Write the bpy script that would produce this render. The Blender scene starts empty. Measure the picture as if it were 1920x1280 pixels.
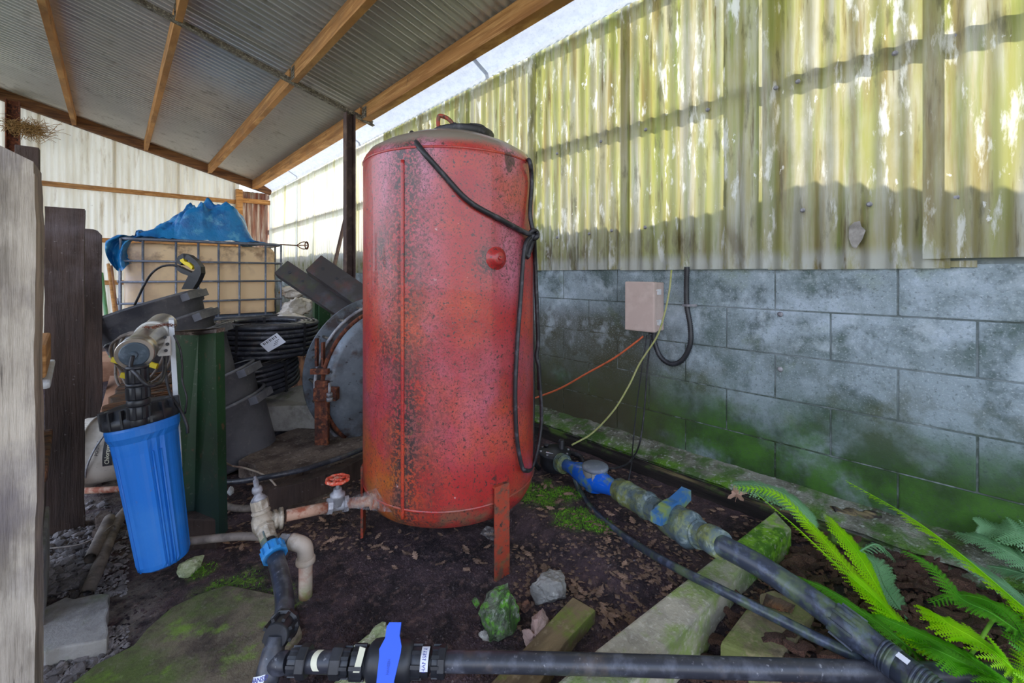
import bpy, bmesh, math, random
from mathutils import Vector, Matrix, noise
random.seed(7)
S = bpy.context.scene
COL = S.collection
# ---------------------------------------------------------------- camera, world, sun, exposure
FOC = 814.0; HZ = 515.0; H = 1.06; AZ = math.radians(42.5)
cd = bpy.data.cameras.new('camera'); cam = bpy.data.objects.new('camera', cd); COL.objects.link(cam)
cam.location = (0, 0, H); cam.rotation_euler = (math.pi/2, 0, -AZ)
cd.sensor_width = 36; cd.lens = FOC/1920*36; cd.shift_y = -(640-HZ)/1920; cd.clip_start = .02
S.camera = cam
W_ = bpy.data.worlds.new('sky'); S.world = W_; W_.use_nodes = True
nt = W_.node_tree; nt.nodes.clear()
def nn(t, ty, **k):
    n = t.nodes.new(ty)
    for a, b in k.items(): setattr(n, a, b)
    return n
o = nn(nt, 'ShaderNodeOutputWorld'); b = nn(nt, 'ShaderNodeBackground'); tc = nn(nt, 'ShaderNodeTexCoord')
sx = nn(nt, 'ShaderNodeSeparateXYZ'); cr = nn(nt, 'ShaderNodeValToRGB')
nt.links.new(tc.outputs['Generated'], sx.inputs[0]); nt.links.new(sx.outputs['Z'], cr.inputs[0])
cr.color_ramp.elements[0].color = (.9, .93, 1, 1); cr.color_ramp.elements[0].position = 0
cr.color_ramp.elements[1].color = (.42, .62, 1, 1); cr.color_ramp.elements[1].position = .8
nt.links.new(cr.outputs[0], b.inputs[0]); b.inputs[1].default_value = 1.7; nt.links.new(b.outputs[0], o.inputs[0])
sd = bpy.data.lights.new('sun', 'SUN'); so = bpy.data.objects.new('sun', sd); COL.objects.link(so)
sd.energy = 6.5; sd.angle = math.radians(1.2); sd.color = (1, .93, .78)
SUNV = Vector((-.58, .62, -.50)).normalized()          # direction the light travels
so.rotation_euler = SUNV.to_track_quat('-Z', 'Y').to_euler()
S.view_settings.view_transform = 'Standard'; S.view_settings.look = 'None'
S.view_settings.gamma = 1; S.view_settings.use_curve_mapping = False
S.view_settings.exposure = 0.88
# ---------------------------------------------------------------- photo geometry helpers
FV = Vector((math.sin(AZ), math.cos(AZ), 0)); RV = Vector((math.cos(AZ), -math.sin(AZ), 0))
UP = Vector((0, 0, 1))
def ray(px, py): return FV + RV*((px-960)/FOC) + UP*((HZ-py)/FOC)
def PD(px, py, d): return Vector((0, 0, H)) + ray(px, py)*d
def G(px, py, z=0.0):
    r = ray(px, py); return Vector((0, 0, H)) + r*((z-H)/r.z)
def XP(px, py, X=2.22):
    r = ray(px, py); return Vector((0, 0, H)) + r*(X/r.x)
def YP(px, py, Y):
    r = ray(px, py); return Vector((0, 0, H)) + r*(Y/r.y)
V = Vector
def hx(s):
    s = s.lstrip('#'); c = [int(s[i:i+2], 16)/255 for i in (0, 2, 4)]
    return tuple(x/12.92 if x <= .04045 else ((x+.055)/1.055)**2.4 for x in c)+(1,)
# ---------------------------------------------------------------- materials
# layer: (colour, scale, lo, hi, stretch, [axis, a, b] optional gradient mask in world space, amount)
def mat(name, base, layers=(), rough=.7, metal=0, bump=None, transl=0, coat=0, world=False, spec=.5, attr=None, rand=0):
    m = bpy.data.materials.new(name); m.use_nodes = True; t = m.node_tree; t.nodes.clear(); L = t.links.new
    out = nn(t, 'ShaderNodeOutputMaterial'); p = nn(t, 'ShaderNodeBsdfPrincipled')
    p.inputs['Roughness'].default_value = rough; p.inputs['Metallic'].default_value = metal
    p.inputs['Specular IOR Level'].default_value = spec; p.inputs['Coat Weight'].default_value = coat
    tc = nn(t, 'ShaderNodeTexCoord'); ge = nn(t, 'ShaderNodeNewGeometry')
    src = ge.outputs['Position'] if world else tc.outputs['Object']
    sep = nn(t, 'ShaderNodeSeparateXYZ'); L(ge.outputs['Position'], sep.inputs[0])
    rgb = nn(t, 'ShaderNodeRGB'); rgb.outputs[0].default_value = base; cur = rgb.outputs[0]
    if rand:
        oi = nn(t, 'ShaderNodeObjectInfo'); mr = nn(t, 'ShaderNodeMapRange'); L(oi.outputs['Random'], mr.inputs[0])
        mr.inputs[3].default_value = 1-rand; mr.inputs[4].default_value = 1+rand
        h = nn(t, 'ShaderNodeHueSaturation'); L(mr.outputs[0], h.inputs['Value']); L(cur, h.inputs['Color']); cur = h.outputs[0]
    def fac_noise(sc, lo, hi, st, seed=0, detail=6):
        mp = nn(t, 'ShaderNodeMapping'); L(src, mp.inputs[0]); mp.inputs['Scale'].default_value = st; mp.inputs['Location'].default_value = (seed*3.7, seed*1.3, seed*2.1)
        n = nn(t, 'ShaderNodeTexNoise'); n.inputs['Scale'].default_value = sc; n.inputs['Detail'].default_value = detail; n.inputs['Roughness'].default_value = .62
        L(mp.outputs[0], n.inputs[0])
        r = nn(t, 'ShaderNodeMapRange'); L(n.outputs[0], r.inputs[0]); r.inputs[1].default_value = lo; r.inputs[2].default_value = hi
        return r.outputs[0]
    def grad(g):
        r = nn(t, 'ShaderNodeMapRange', interpolation_type='SMOOTHSTEP'); L(sep.outputs[g[0]], r.inputs[0]); r.inputs[1].default_value = g[1]; r.inputs[2].default_value = g[2]; return r.outputs[0]
    for i, ly in enumerate(layers):
        c, sc, lo, hi, st = ly[:5]; f = fac_noise(sc, lo, hi, st, i+1)
        rest = list(ly[5:]); amt = 1
        for g in rest:
            if isinstance(g, (int, float)): amt = g; continue
            mu = nn(t, 'ShaderNodeMath', operation='MULTIPLY'); L(f, mu.inputs[0])
            if g[0] == 'attr':
                at = nn(t, 'ShaderNodeAttribute'); at.attribute_name = g[1]; r = nn(t, 'ShaderNodeSeparateColor'); L(at.outputs['Color'], r.inputs[0]); L(r.outputs[g[2]], mu.inputs[1])
            else: L(grad(g), mu.inputs[1])
            f = mu.outputs[0]
        if amt != 1:
            mu = nn(t, 'ShaderNodeMath', operation='MULTIPLY'); L(f, mu.inputs[0]); mu.inputs[1].default_value = amt; f = mu.outputs[0]
        mx = nn(t, 'ShaderNodeMix', data_type='RGBA'); L(f, mx.inputs[0]); L(cur, mx.inputs[6]); mx.inputs[7].default_value = c; cur = mx.outputs[2]
    L(cur, p.inputs['Base Color'])
    if bump:
        bs = bump if isinstance(bump[0], (tuple, list)) else [bump]
        nrm = None
        for sc, strg, dist, st in bs:
            f = fac_noise(sc, 0, 1, st, 9, 4); bn = nn(t, 'ShaderNodeBump'); L(f, bn.inputs['Height']); bn.inputs['Strength'].default_value = strg; bn.inputs['Distance'].default_value = dist
            if nrm: L(nrm, bn.inputs['Normal'])
            nrm = bn.outputs[0]
        L(nrm, p.inputs['Normal'])
    if transl:
        tr = nn(t, 'ShaderNodeBsdfTranslucent'); L(cur, tr.inputs[0]); ms = nn(t, 'ShaderNodeMixShader'); ms.inputs[0].default_value = transl
        L(p.outputs[0], ms.inputs[1]); L(tr.outputs[0], ms.inputs[2]); L(ms.outputs[0], out.inputs[0])
    else: L(p.outputs[0], out.inputs[0])
    return m
I3 = (1, 1, 1)
# ---------------------------------------------------------------- mesh building
def frame(d):
    d = d.normalized(); a = V((0, 0, 1)) if abs(d.z) < .9 else V((1, 0, 0))
    x = a.cross(d).normalized(); y = d.cross(x); return x, y
class MB:
    def __init__(s): s.v = []; s.f = []; s.sm = []; s.uv = None
    def add(s, vs, fs, smooth=False):
        n = len(s.v); s.v += [V(q) for q in vs]; s.f += [tuple(i+n for i in f) for f in fs]; s.sm += [smooth]*len(fs); return s
    def box(s, c, size, rot=None, bev=0):
        hx_, hy, hz = [q/2 for q in size]; c = V(c)
        R = rot if rot is not None else Matrix.Identity(3)
        b = min(bev, hx_*.9, hy*.9, hz*.9)
        if b <= 0:
            vs = [c+R@V((x*hx_, y*hy, z*hz)) for x in (-1, 1) for y in (-1, 1) for z in (-1, 1)]
            return s.add(vs, [(0, 1, 3, 2), (4, 6, 7, 5), (0, 4, 5, 1), (2, 3, 7, 6), (0, 2, 6, 4), (1, 5, 7, 3)])
        bm = bmesh.new(); bmesh.ops.create_cube(bm, size=1)
        for q in bm.verts: q.co = V((q.co.x*size[0], q.co.y*size[1], q.co.z*size[2]))
        bmesh.ops.bevel(bm, geom=bm.edges[:], offset=b, segments=2, affect='EDGES', profile=.6)
        bm.verts.index_update()
        s.add([c+R@q.co for q in bm.verts], [[q.index for q in f.verts] for f in bm.faces]); bm.free(); return s
    def prism(s, pts, z0, z1, axis=None):
        # pts: list of 3D points of top polygon; extrude by vector
        n = len(pts); d = V(axis) if axis is not None else V((0, 0, z0-z1))
        a = [V(p) for p in pts]; bts = [p+d for p in a]
        return s.add(a+bts, [tuple(range(n)), tuple(reversed(range(n, 2*n)))]+[(i, i+n, (i+1) % n+n, (i+1) % n) for i in range(n)])
    def lathe(s, prof, A, D, n=24, cap=True, smooth=True, half=None):
        # prof [(t, r)] along unit direction D from A
        A = V(A); D = V(D).normalized(); x, y = frame(D); vs = []; fs = []
        for t, r in prof:
            for k in range(n):
                a = 2*math.pi*k/n; vs.append(A+D*t+(x*math.cos(a)+y*math.sin(a))*r)
        m = len(prof)
        for i in range(m-1):
            for k in range(n): fs.append((i*n+k, i*n+(k+1) % n, (i+1)*n+(k+1) % n, (i+1)*n+k))
        s.add(vs, fs, smooth)
        if cap:
            n0 = len(s.v)-len(vs)
            s.f.append(tuple(n0+k for k in reversed(range(n)))); s.sm.append(False)
            s.f.append(tuple(n0+(m-1)*n+k for k in range(n))); s.sm.append(False)
        return s
    def cyl(s, A, B, r, r2=None, n=16, smooth=True):
        A = V(A); B = V(B); return s.lathe([(0, r), ((B-A).length, r if r2 is None else r2)], A, B-A, n, True, smooth)
    def tube(s, pts, r, n=10, cap=True, rf=None, flat=1.0):
        pts = [V(p) for p in pts]; m = len(pts); vs = []; fs = []; px = None
        for i, p in enumerate(pts):
            d = (pts[min(i+1, m-1)]-pts[max(i-1, 0)]).normalized()
            if px is None: x, y = frame(d)
            else:
                x = (px-d*px.dot(d)); x = x.normalized() if x.length > 1e-6 else frame(d)[0]; y = d.cross(x)
            px = x; rr = rf(i/(m-1)) if rf else r
            for k in range(n):
                a = 2*math.pi*k/n; vs.append(p+x*math.cos(a)*rr+y*math.sin(a)*rr*flat)
        for i in range(m-1):
            for k in range(n): fs.append((i*n+k, i*n+(k+1) % n, (i+1)*n+(k+1) % n, (i+1)*n+k))
        s.add(vs, fs, True)
        if cap:
            n0 = len(s.v)-len(vs); s.f.append(tuple(n0+k for k in reversed(range(n)))); s.sm.append(False)
            s.f.append(tuple(n0+(m-1)*n+k for k in range(n))); s.sm.append(False)
        return s
    def grid(s, fn, nu, nv, smooth=True, thick=0):
        vs = [fn(i/nu, j/nv) for i in range(nu+1) for j in range(nv+1)]
        fs = [(i*(nv+1)+j, (i+1)*(nv+1)+j, (i+1)*(nv+1)+j+1, i*(nv+1)+j+1) for i in range(nu) for j in range(nv)]
        return s.add(vs, fs, smooth)
    def rock(s, c, size, seed=0, sub=2, rough=.35, rot=0, flat=True):
        bm = bmesh.new(); bmesh.ops.create_icosphere(bm, subdivisions=sub, radius=1); rg = random.Random(seed)
        pl = [(V((rg.gauss(0, 1), rg.gauss(0, 1), rg.gauss(0, 1))).normalized(), rg.uniform(.5, .8)) for _ in range(16)]
        R = Matrix.Rotation(rot, 3, 'Z')
        for q in bm.verts:
            p = q.co.copy()
            for nv_, dd in pl:
                k = p.dot(nv_)
                if k > dd: p -= nv_*(k-dd)
            p *= 1+rough*.35*noise.noise(p*1.8+V((seed, 0, 0)))+rough*.22*noise.noise(p*6+V((0, seed, 0)))+rough*.1*noise.noise(p*16+V((0, seed, 0)))
            q.co = R@V((p.x*size[0], p.y*size[1], p.z*size[2]))
        bm.verts.index_update()
        s.add([V(c)+q.co for q in bm.verts], [[q.index for q in f.verts] for f in bm.faces], not flat); bm.free(); return s
    def ribs(s, A, D, t0, t1, r0, r1, n, w, ):
        # n radial ribs between t0..t1 along D, from radius r0 to r1
        A = V(A); D = V(D).normalized(); x, y = frame(D)
        for k in range(n):
            a = 2*math.pi*(k+.5)/n; e = x*math.cos(a)+y*math.sin(a); R = Matrix((D, e.cross(D), e)).transposed()
            s.box(A+D*(t0+t1)/2+e*(r0+r1)/2, (t1-t0), ) if False else s.box(A+D*((t0+t1)/2)+e*((r0+r1)/2), (t1-t0, w, r1-r0), R)
        return s
def spline(ps, n=8):
    ps = [V(p) for p in ps]; out = []
    q = [ps[0]*2-ps[1]]+ps+[ps[-1]*2-ps[-2]]
    for i in range(1, len(q)-2):
        for k in range(n):
            t = k/n; a, b_, c, d = q[i-1], q[i], q[i+1], q[i+2]
            out.append(.5*((2*b_)+(c-a)*t+(2*a-5*b_+4*c-d)*t*t+(3*b_-a-3*c+d)*t**3))
    out.append(ps[-1]); return out
ORG = {}
def setp(o, label=None, cat=None, group=None, kind=None):
    if label: o['label'] = label
    if cat: o['category'] = cat
    if group: o['group'] = group
    if kind: o['kind'] = kind
    return o
def ob(name, mb, m, parent=None, label=None, cat=None, group=None, kind=None, origin=None):
    me = bpy.data.meshes.new(name)
    if parent is not None: L0 = ORG[parent.name]
    elif origin is not None: L0 = V(origin)
    else:
        xs = [v.x for v in mb.v]; ys = [v.y for v in mb.v]; zs = [v.z for v in mb.v]
        L0 = V(((min(xs)+max(xs))/2, (min(ys)+max(ys))/2, min(zs)))
    me.from_pydata([tuple(v-L0) for v in mb.v], [], mb.f); me.polygons.foreach_set('use_smooth', mb.sm); me.update()
    bm = bmesh.new(); bm.from_mesh(me); bmesh.ops.recalc_face_normals(bm, faces=bm.faces); bm.to_mesh(me); bm.free()
    o = bpy.data.objects.new(name, me); COL.objects.link(o); me.materials.append(m)
    if parent is not None: o.parent = parent
    else: o.location = L0
    ORG[o.name] = L0
    return setp(o, label, cat, group, kind)
def thing(name, loc, label=None, cat=None, group=None, kind=None):
    o = bpy.data.objects.new(name, None); COL.objects.link(o); o.location = loc; o.empty_display_size = .05
    ORG[o.name] = V(loc); return setp(o, label, cat, group, kind)
def inst(src, name, loc, parent=None, rot=(0, 0, 0), sc=(1, 1, 1), **k):   # linked copy sharing mesh data
    o = src.copy(); o.name = name; COL.objects.link(o); o.parent = parent
    base = ORG[parent.name] if parent is not None else V((0, 0, 0))
    o.location = V(loc)-base; o.rotation_euler = rot; o.scale = sc
    for key in list(o.keys()): del o[key]
    ORG[o.name] = V(loc); return setp(o, **k)
def proto(name, mb, m):     # bare mesh (object not linked)
    me = bpy.data.meshes.new(name); me.from_pydata([tuple(v) for v in mb.v], [], mb.f); me.polygons.foreach_set('use_smooth', mb.sm); me.update()
    bm = bmesh.new(); bm.from_mesh(me); bmesh.ops.recalc_face_normals(bm, faces=bm.faces); bm.to_mesh(me); bm.free()
    me.materials.append(m); return me
def pin(me, name, loc, parent=None, rot=(0, 0, 0), sc=(1, 1, 1), **k):
    o = bpy.data.objects.new(name, me); COL.objects.link(o); o.parent = parent
    base = ORG[parent.name] if parent is not None else V((0, 0, 0))
    o.location = V(loc)-base; o.rotation_euler = rot; o.scale = sc; ORG[o.name] = V(loc); return setp(o, **k)
def bent_text(body, size, fn, name, m, parent, label=None):
    cu = bpy.data.curves.new('t', 'FONT'); cu.body = body; cu.size = size; cu.align_x = 'CENTER'; cu.align_y = 'CENTER'; cu.resolution_u = 2
    cu.offset = size*.012
    to = bpy.data.objects.new('t', cu); COL.objects.link(to); bpy.context.view_layer.update()
    me = bpy.data.meshes.new_from_object(to.evaluated_get(bpy.context.evaluated_depsgraph_get()))
    COL.objects.unlink(to); bpy.data.objects.remove(to)
    mb = MB(); mb.add([fn(v.co.x, v.co.y) for v in me.vertices], [tuple(p.vertices) for p in me.polygons]); bpy.data.meshes.remove(me)
    return ob(name, mb, m, parent, label)
def nz(x, y, s=1, o=0): return noise.noise(V((x*s, y*s, o)))
# ---------------------------------------------------------------- material library
M = {}
M['soil'] = mat('soil', hx('#4c3a3e'), [(hx('#261b1f'), 9, .42, .6, I3), (hx('#7a5f58'), 34, .52, .68, I3, .7), (hx('#8b7d7c'), 90, .6, .7, I3, .7),
    (hx('#8f8378'), 14, .4, .62, I3, ('attr', 'mask', 2), .8), (hx('#4e6a20'), 22, .36, .56, I3, ('attr', 'mask', 0), .9), (hx('#86b02c'), 60, .48, .64, I3, ('attr', 'mask', 0), .7)],
    rough=.85, bump=[(60, .9, .012, I3), (220, .7, .004, I3)], world=True)
M['slab_moss'] = mat('slab_moss', hx('#7a6d5a'), [(hx('#40352f'), 4, .46, .60, I3), (hx('#566a2a'), 3.5, .46, .60, I3, .8), (hx('#7ea62c'), 9, .55, .66, I3, .65), (hx('#4a3d36'), 30, .5, .66, I3, .5), (hx('#8a8470'), 60, .56, .7, I3, .5)], rough=.9, bump=[(120, .8, .004, I3)], world=True)
M['conc'] = mat('concrete', hx('#a6a19b'), [(hx('#55504c'), 6, .45, .65, I3, .7), (hx('#b5b0aa'), 30, .5, .68, I3, .6), (hx('#6a7a3c'), 9, .55, .7, I3, .4)], rough=.9, bump=[(90, .7, .004, I3)])
M['kerb'] = mat('kerb_concrete', hx('#b3ab98'), [(hx('#777064'), 9, .45, .62, I3, .6), (hx('#7f9a3a'), 7, .46, .58, I3, .75), (hx('#4f7d1a'), 5, .36, .46, I3, (0, 1.35, 1.65)), (hx('#8fc32a'), 30, .45, .6, I3, (0, 1.45, 1.75), .8), (hx('#d6cfbf'), 60, .55, .7, I3, .6)], rough=.9, bump=[(110, .8, .004, I3), (500, .5, .001, I3)], world=True)
M['dirtyslab'] = mat('dirty_slab', hx('#7c6c62'), [(hx('#4a3c36'), 5, .42, .6, I3), (hx('#a3968c'), 40, .55, .7, I3, .7), (hx('#3a2e2c'), 90, .55, .62, I3, .6)], rough=.95, bump=[(80, .8, .006, I3)])
M['block'] = mat('wall_block', hx('#92a0a8'), [(hx('#52635f'), 2.4, .44, .60, I3, .9), (hx('#b6c4d2'), 3.1, .53, .66, I3, .8), (hx('#3c4c48'), 5.5, .54, .66, I3, .7), (hx('#6d7f3a'), 2.7, .55, .72, I3, .75),
    (hx('#4a4f35'), 4.5, .46, .64, I3, (2, .86, .5), .8), (hx('#274218'), 3.2, .30, .52, I3, (2, .62, .26)), (hx('#3f6a1e'), 6, .42, .62, I3, (2, .6, .2), .85), (hx('#2c2c20'), 3, .3, .45, I3, (2, .42, .2), (1, 1.1, 1.7)), (hx('#4b4630'), 3.3, .25, .4, I3, (1, .9, 1.5), (2, .92, .75), .75), (hx('#d3dce2'), 130, .56, .68, I3, (2, .35, .7), .45), (hx('#3c4844'), 90, .56, .68, I3, .5), (hx('#c6d2dc'), 7, .56, .68, I3, (2, .45, .75), .55)],
    rough=.9, bump=[(140, .9, .003, I3), (420, .6, .0015, I3)], world=True)
M['mortar'] = mat('mortar', hx('#7c868a'), [(hx('#4c5652'), 4, .42, .62, I3), (hx('#2c3c20'), 4, .3, .55, I3, (2, .66, .3)), (hx('#4b4630'), 3.3, .25, .4, I3, (1, .9, 1.5), (2, .92, .75), .75), (hx('#a0aaac'), 20, .5, .7, I3, .6)], rough=.95, bump=[(120, .6, .003, I3)], world=True)
M['ledge'] = mat('ledge', hx('#8f8d80'), [(hx('#4c4a3a'), 7, .42, .6, I3), (hx('#5f8a20'), 6, .44, .56, I3, (0, 2.16, 2.04)), (hx('#b8b8ae'), 50, .54, .68, I3), (hx('#446a1c'), 9, .48, .6, I3, .8)], rough=.9, bump=[(90, 1, .008, I3)], world=True)
# translucent mossy sheet: vertical streaks
M['sheet'] = mat('fibreglass_sheet', hx('#c4c2b0'), [
    (hx('#a8a28c'), 1.2, .44, .6, (1, 1, .8), .8), (hx('#8c8a58'), 2.6, .5, .66, (1, 1, .6), .7),
    (hx('#a9a06a'), 1, .42, .6, (2, 18, 1.3), .9), (hx('#a2a45a'), 1, .46, .6, (2, 9, .8), .75), (hx('#86943c'), 1, .52, .66, (2, 20, 1.2), .7),
    (hx('#8f7d4a'), 1, .53, .66, (2, 15, 1.2), .8), (hx('#6b5a36'), 1, .6, .7, (2, 40, 2.5), .8), (hx('#5d5a3c'), 3, .58, .66, (1, 6, 1.2), .6),
    (hx('#5b4a28'), 2, .50, .62, (1, 5, 1.2), (2, 1.36, 1.22), (1, .6, .95), .9), (hx('#e9e8df'), 1, .58, .66, (2, 22, 5), .9), (hx('#f2f0e8'), 9, .66, .69, (1, 2, 1), .9), (hx('#c4c6c0'), 3, .42, .5, (1, 4, 1), (2, 1.19, 1.12), .8)],
    rough=.3, transl=.34, bump=[(60, .35, .002, (1, 1, .2))], world=True)
M['sheet_far'] = mat('clean_fibreglass_sheet', hx('#f3efdf'), [(hx('#c9c68a'), 1, .5, .64, (2, 18, .9), .6), (hx('#a9a860'), 3, .5, .62, (1, 8, 2), (2, 1.35, 1.2))], rough=.4, transl=.75, world=True)
M['flash'] = mat('galvanised_flashing', hx('#dbe2ee'), [(hx('#c2cbdc'), 12, .45, .62, (1, 1, 3), .5), (hx('#9aa4b8'), 60, .55, .7, I3, .35)], rough=.35, transl=.22)  # blue-white colour and translucency imitate outdoor glare on the metal
M['whitesheet'] = mat('white_sheet', hx('#f6f0e4'), [(hx('#d8cdb8'), 1, .45, .65, (10, 1, .7), .7), (hx('#a88f6c'), 2, .6, .72, (6, 1, 1), .5), (hx('#8f7a5e'), 30, .68, .72, I3, .6)], rough=.6, transl=.2, world=True)
M['rustsheet'] = mat('rust_sheet', hx('#a58c80'), [(hx('#7a4030'), 1, .4, .6, (24, 1, 1.2)), (hx('#c9c4c0'), 1, .52, .66, (30, 1, 2), .8), (hx('#5c6a40'), 3, .55, .68, I3, .5)], rough=.7, world=True)
M['roof'] = mat('roof_sheet', hx('#d4d3d2'), [(hx('#e8e6e4'), 1.5, .4, .65, I3, .6), (hx('#6e665e'), 8, .56, .7, I3, .35)], rough=.35, metal=.65)
M['pine'] = mat('pine_timber', hx('#b57f48'), [(hx('#8a5a2c'), 1, .42, .62, (3, 1.2, 26), .9), (hx('#d6a368'), 1, .5, .66, (6, 2, 40), .7), (hx('#5a3a20'), 6, .64, .7, I3, .7), (hx('#7a634c'), 2, .5, .7, I3, .5)], rough=.75, bump=[(8, .3, .003, (1, 1, 14))], rand=.12)
M['darkpine'] = mat('dark_timber_beam', hx('#7c5230'), [(hx('#4e3020'), 1, .42, .62, (3, 3, 30), .9), (hx('#a3744a'), 1, .54, .68, (3, 3, 30), .5)], rough=.8, bump=[(8, .3, .003, (1, 1, 14))])
M['greypost'] = mat('weathered_post', hx('#aca092'), [(hx('#6f665c'), 1, .46, .64, (20, 20, 3), .7), (hx('#cbbfb0'), 3, .48, .64, (3, 3, 1.1), .7), (hx('#5a5050'), 14, .5, .66, (1, 1, .35), .5), (hx('#6d6670'), 2.5, .5, .66, I3, .6), (hx('#a07a50'), 3, .6, .74, (3, 3, .8), .6), (hx('#3d3630'), 1, .64, .68, (70, 70, 3), .7)], rough=.85, bump=[(10, .8, .006, (9, 9, .6)), (60, .5, .002, I3)])
M['sleeper'] = mat('dark_sleeper', hx('#4a3a34'), [(hx('#2b201c'), 1, .44, .66, (20, 20, 3), .8), (hx('#6e6468'), 3, .46, .64, I3, ('z', 0, 0) if False else (2, .7, 1.2), .7), (hx('#59402f'), 2, .5, .64, (2, 2, .7), .6), (hx('#8d8683'), 60, .66, .7, I3, .6)], rough=.8, bump=[(10, .9, .006, (9, 9, .6)), (90, .5, .002, I3)])
M['edging'] = mat('edging_timber', hx('#2e2622'), [(hx('#171210'), 1, .4, .6, (20, 2, 20)), (hx('#8a7a55'), 1, .54, .66, (20, 1.5, 20), (2, .07, .1)), (hx('#55702a'), 6, .52, .62, I3, (2, .07, .1))], rough=.85, bump=[(30, .8, .006, (3, .5, 3))], world=True)
M['plank'] = mat('mossy_plank', hx('#857253'), [(hx('#5a4a36'), 1, .42, .62, (3, 20, 5), .8), (hx('#71882c'), 10, .5, .62, I3, .7), (hx('#a8977a'), 50, .56, .7, I3, .5)], rough=.9, bump=[(30, .7, .004, (1, 5, 1))])
M['ply'] = mat('rotten_plywood', hx('#8a5d3c'), [(hx('#40281c'), 8, .42, .58, (1, 4, 1)), (hx('#b58a66'), 12, .56, .68, (1, 4, 1), .7), (hx('#5c544c'), 5, .5, .6, I3, .7)], rough=.9, bump=[(30, .9, .006, (1, 5, 1))])
M['brownboard'] = mat('brown_board', hx('#b08468'), [(hx('#8a6048'), 4, .45, .6, I3)], rough=.8)
M['tank'] = mat('tank_paint', hx('#a82c2c'), [
    (hx('#c07c94'), 2.0, .40, .6, (1, 1, .5), ('attr', 'mask', 1), .9), (hx('#8e2018'), 3.5, .48, .66, I3, .7), (hx('#c4502c'), 3.0, .5, .64, I3, .6),  # first layer paints a lavender-pink sky sheen over the red
    (hx('#a65a20'), 5, .34, .54, I3, ('attr', 'mask', 2), .95), (hx('#5b5a44'), 9, .46, .6, I3, (2, .34, .22), .75), (hx('#6d4a46'), 10, .45, .58, (1, 1, .6), ('attr', 'mask', 0), .8),
    (hx('#352c2d'), 90, .47, .52, I3, ('attr', 'mask', 0), .95), (hx('#3b3130'), 95, .595, .62, I3, .9), (hx('#5a3832'), 190, .54, .62, I3, .7), (hx('#3b3130'), 110, .54, .57, I3, ('attr', 'mask', 1), .6), (hx('#6d5a3a'), 90, .61, .64, I3, ('attr', 'mask', 0), .8), (hx('#2f2928'), 5, .63, .66, (1, 1, .6), .8), (hx('#d0a8a4'), 40, .70, .73, (1, 1, 1), .6),
    (hx('#857a6e'), 9, .25, .45, I3, (2, 1.495, 1.535))],
    rough=.36, bump=[(70, .5, .002, I3), (9, .25, .006, I3)], coat=.25, world=True)
M['tankrust'] = mat('tank_patches', hx('#4d3b36'), [(hx('#6e5a3a'), 60, .5, .6, I3), (hx('#2e2827'), 40, .5, .58, I3)], rough=.85)
M['rustred'] = mat('red_rusty_steel', hx('#a03d28'), [(hx('#6a4a3a'), 30, .48, .6, I3), (hx('#6c6a3c'), 12, .5, .64, I3, (2, .16, 0)), (hx('#3b2e2a'), 60, .58, .64, I3)], rough=.6, bump=[(90, .5, .002, I3)], world=True)
M['rust'] = mat('rust', hx('#6b3a28'), [(hx('#3c2420'), 20, .45, .6, I3), (hx('#9a5a38'), 40, .52, .64, I3, .8)], rough=.85, bump=[(90, .7, .003, I3)])
M['rustpipe'] = mat('rusty_pipe', hx('#b08a74'), [(hx('#8a4024'), 20, .46, .58, I3, .9), (hx('#d0c0b0'), 30, .54, .66, I3, .6)], rough=.7, bump=[(90, .5, .002, I3)])
M['steelbar'] = mat('spattered_steel', hx('#6a625a'), [(hx('#b0a898'), 70, .5, .6, I3, .8), (hx('#43382f'), 20, .5, .62, I3)], rough=.7, metal=.3)
M['brownsteel'] = mat('brown_steel', hx('#4e3c3a'), [(hx('#6e5a50'), 8, .5, .62, I3)], rough=.65)
M['black'] = mat('black_plastic', hx('#25262b'), [(hx('#4a4b52'), 14, .5, .7, I3, .55)], rough=.42)
M['blackdusty'] = mat('dusty_black_plastic', hx('#4a4b54'), [(hx('#7e7d82'), 3, .42, .62, I3, .85), (hx('#8f8d8c'), 40, .58, .68, I3, .5)], rough=.5, bump=[(120, .2, .001, I3)])
M['pipe'] = mat('poly_pipe', hx('#33343c'), [(hx('#5d5f6a'), 22, .48, .66, I3, .7), (hx('#9a9aa0'), 70, .62, .7, I3, .6), (hx('#6b5c50'), 9, .58, .72, I3, .5)], rough=.36)
M['pipemoss'] = mat('mossy_poly_pipe', hx('#343a48'), [(hx('#5a6a48'), 18, .48, .62, I3, .7), (hx('#66708a'), 30, .5, .66, I3, .6)], rough=.34)
M['rubber'] = mat('black_rubber', hx('#222125'), [(hx('#55525a'), 30, .52, .66, I3, .6)], rough=.5)
M['bluehouse'] = mat('blue_housing', hx('#1f74d0'), [(hx('#4a8fd8'), 5, .5, .7, I3, .4), (hx('#8a7a80'), 40, .66, .74, I3, .4)], rough=.45)
M['blue'] = mat('bright_blue_plastic', hx('#1d55d8'), [], rough=.4)
M['bluenut'] = mat('blue_nut', hx('#2f86c8'), [(hx('#6aa0c8'), 30, .52, .66, I3, .5)], rough=.5)
M['meterblue'] = mat('meter_blue', hx('#1565e0'), [(hx('#6f8f5a'), 16, .5, .62, I3, .8)], rough=.25, coat=.4)
M['mossgrey'] = mat('mossy_grey_plastic', hx('#56666e'), [(hx('#7c8444'), 11, .46, .60, I3, .9), (hx('#a8b4b4'), 30, .54, .66, I3, .6), (hx('#39464c'), 60, .52, .62, I3, .6)], rough=.6, bump=[(120, .4, .001, I3)])
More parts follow.
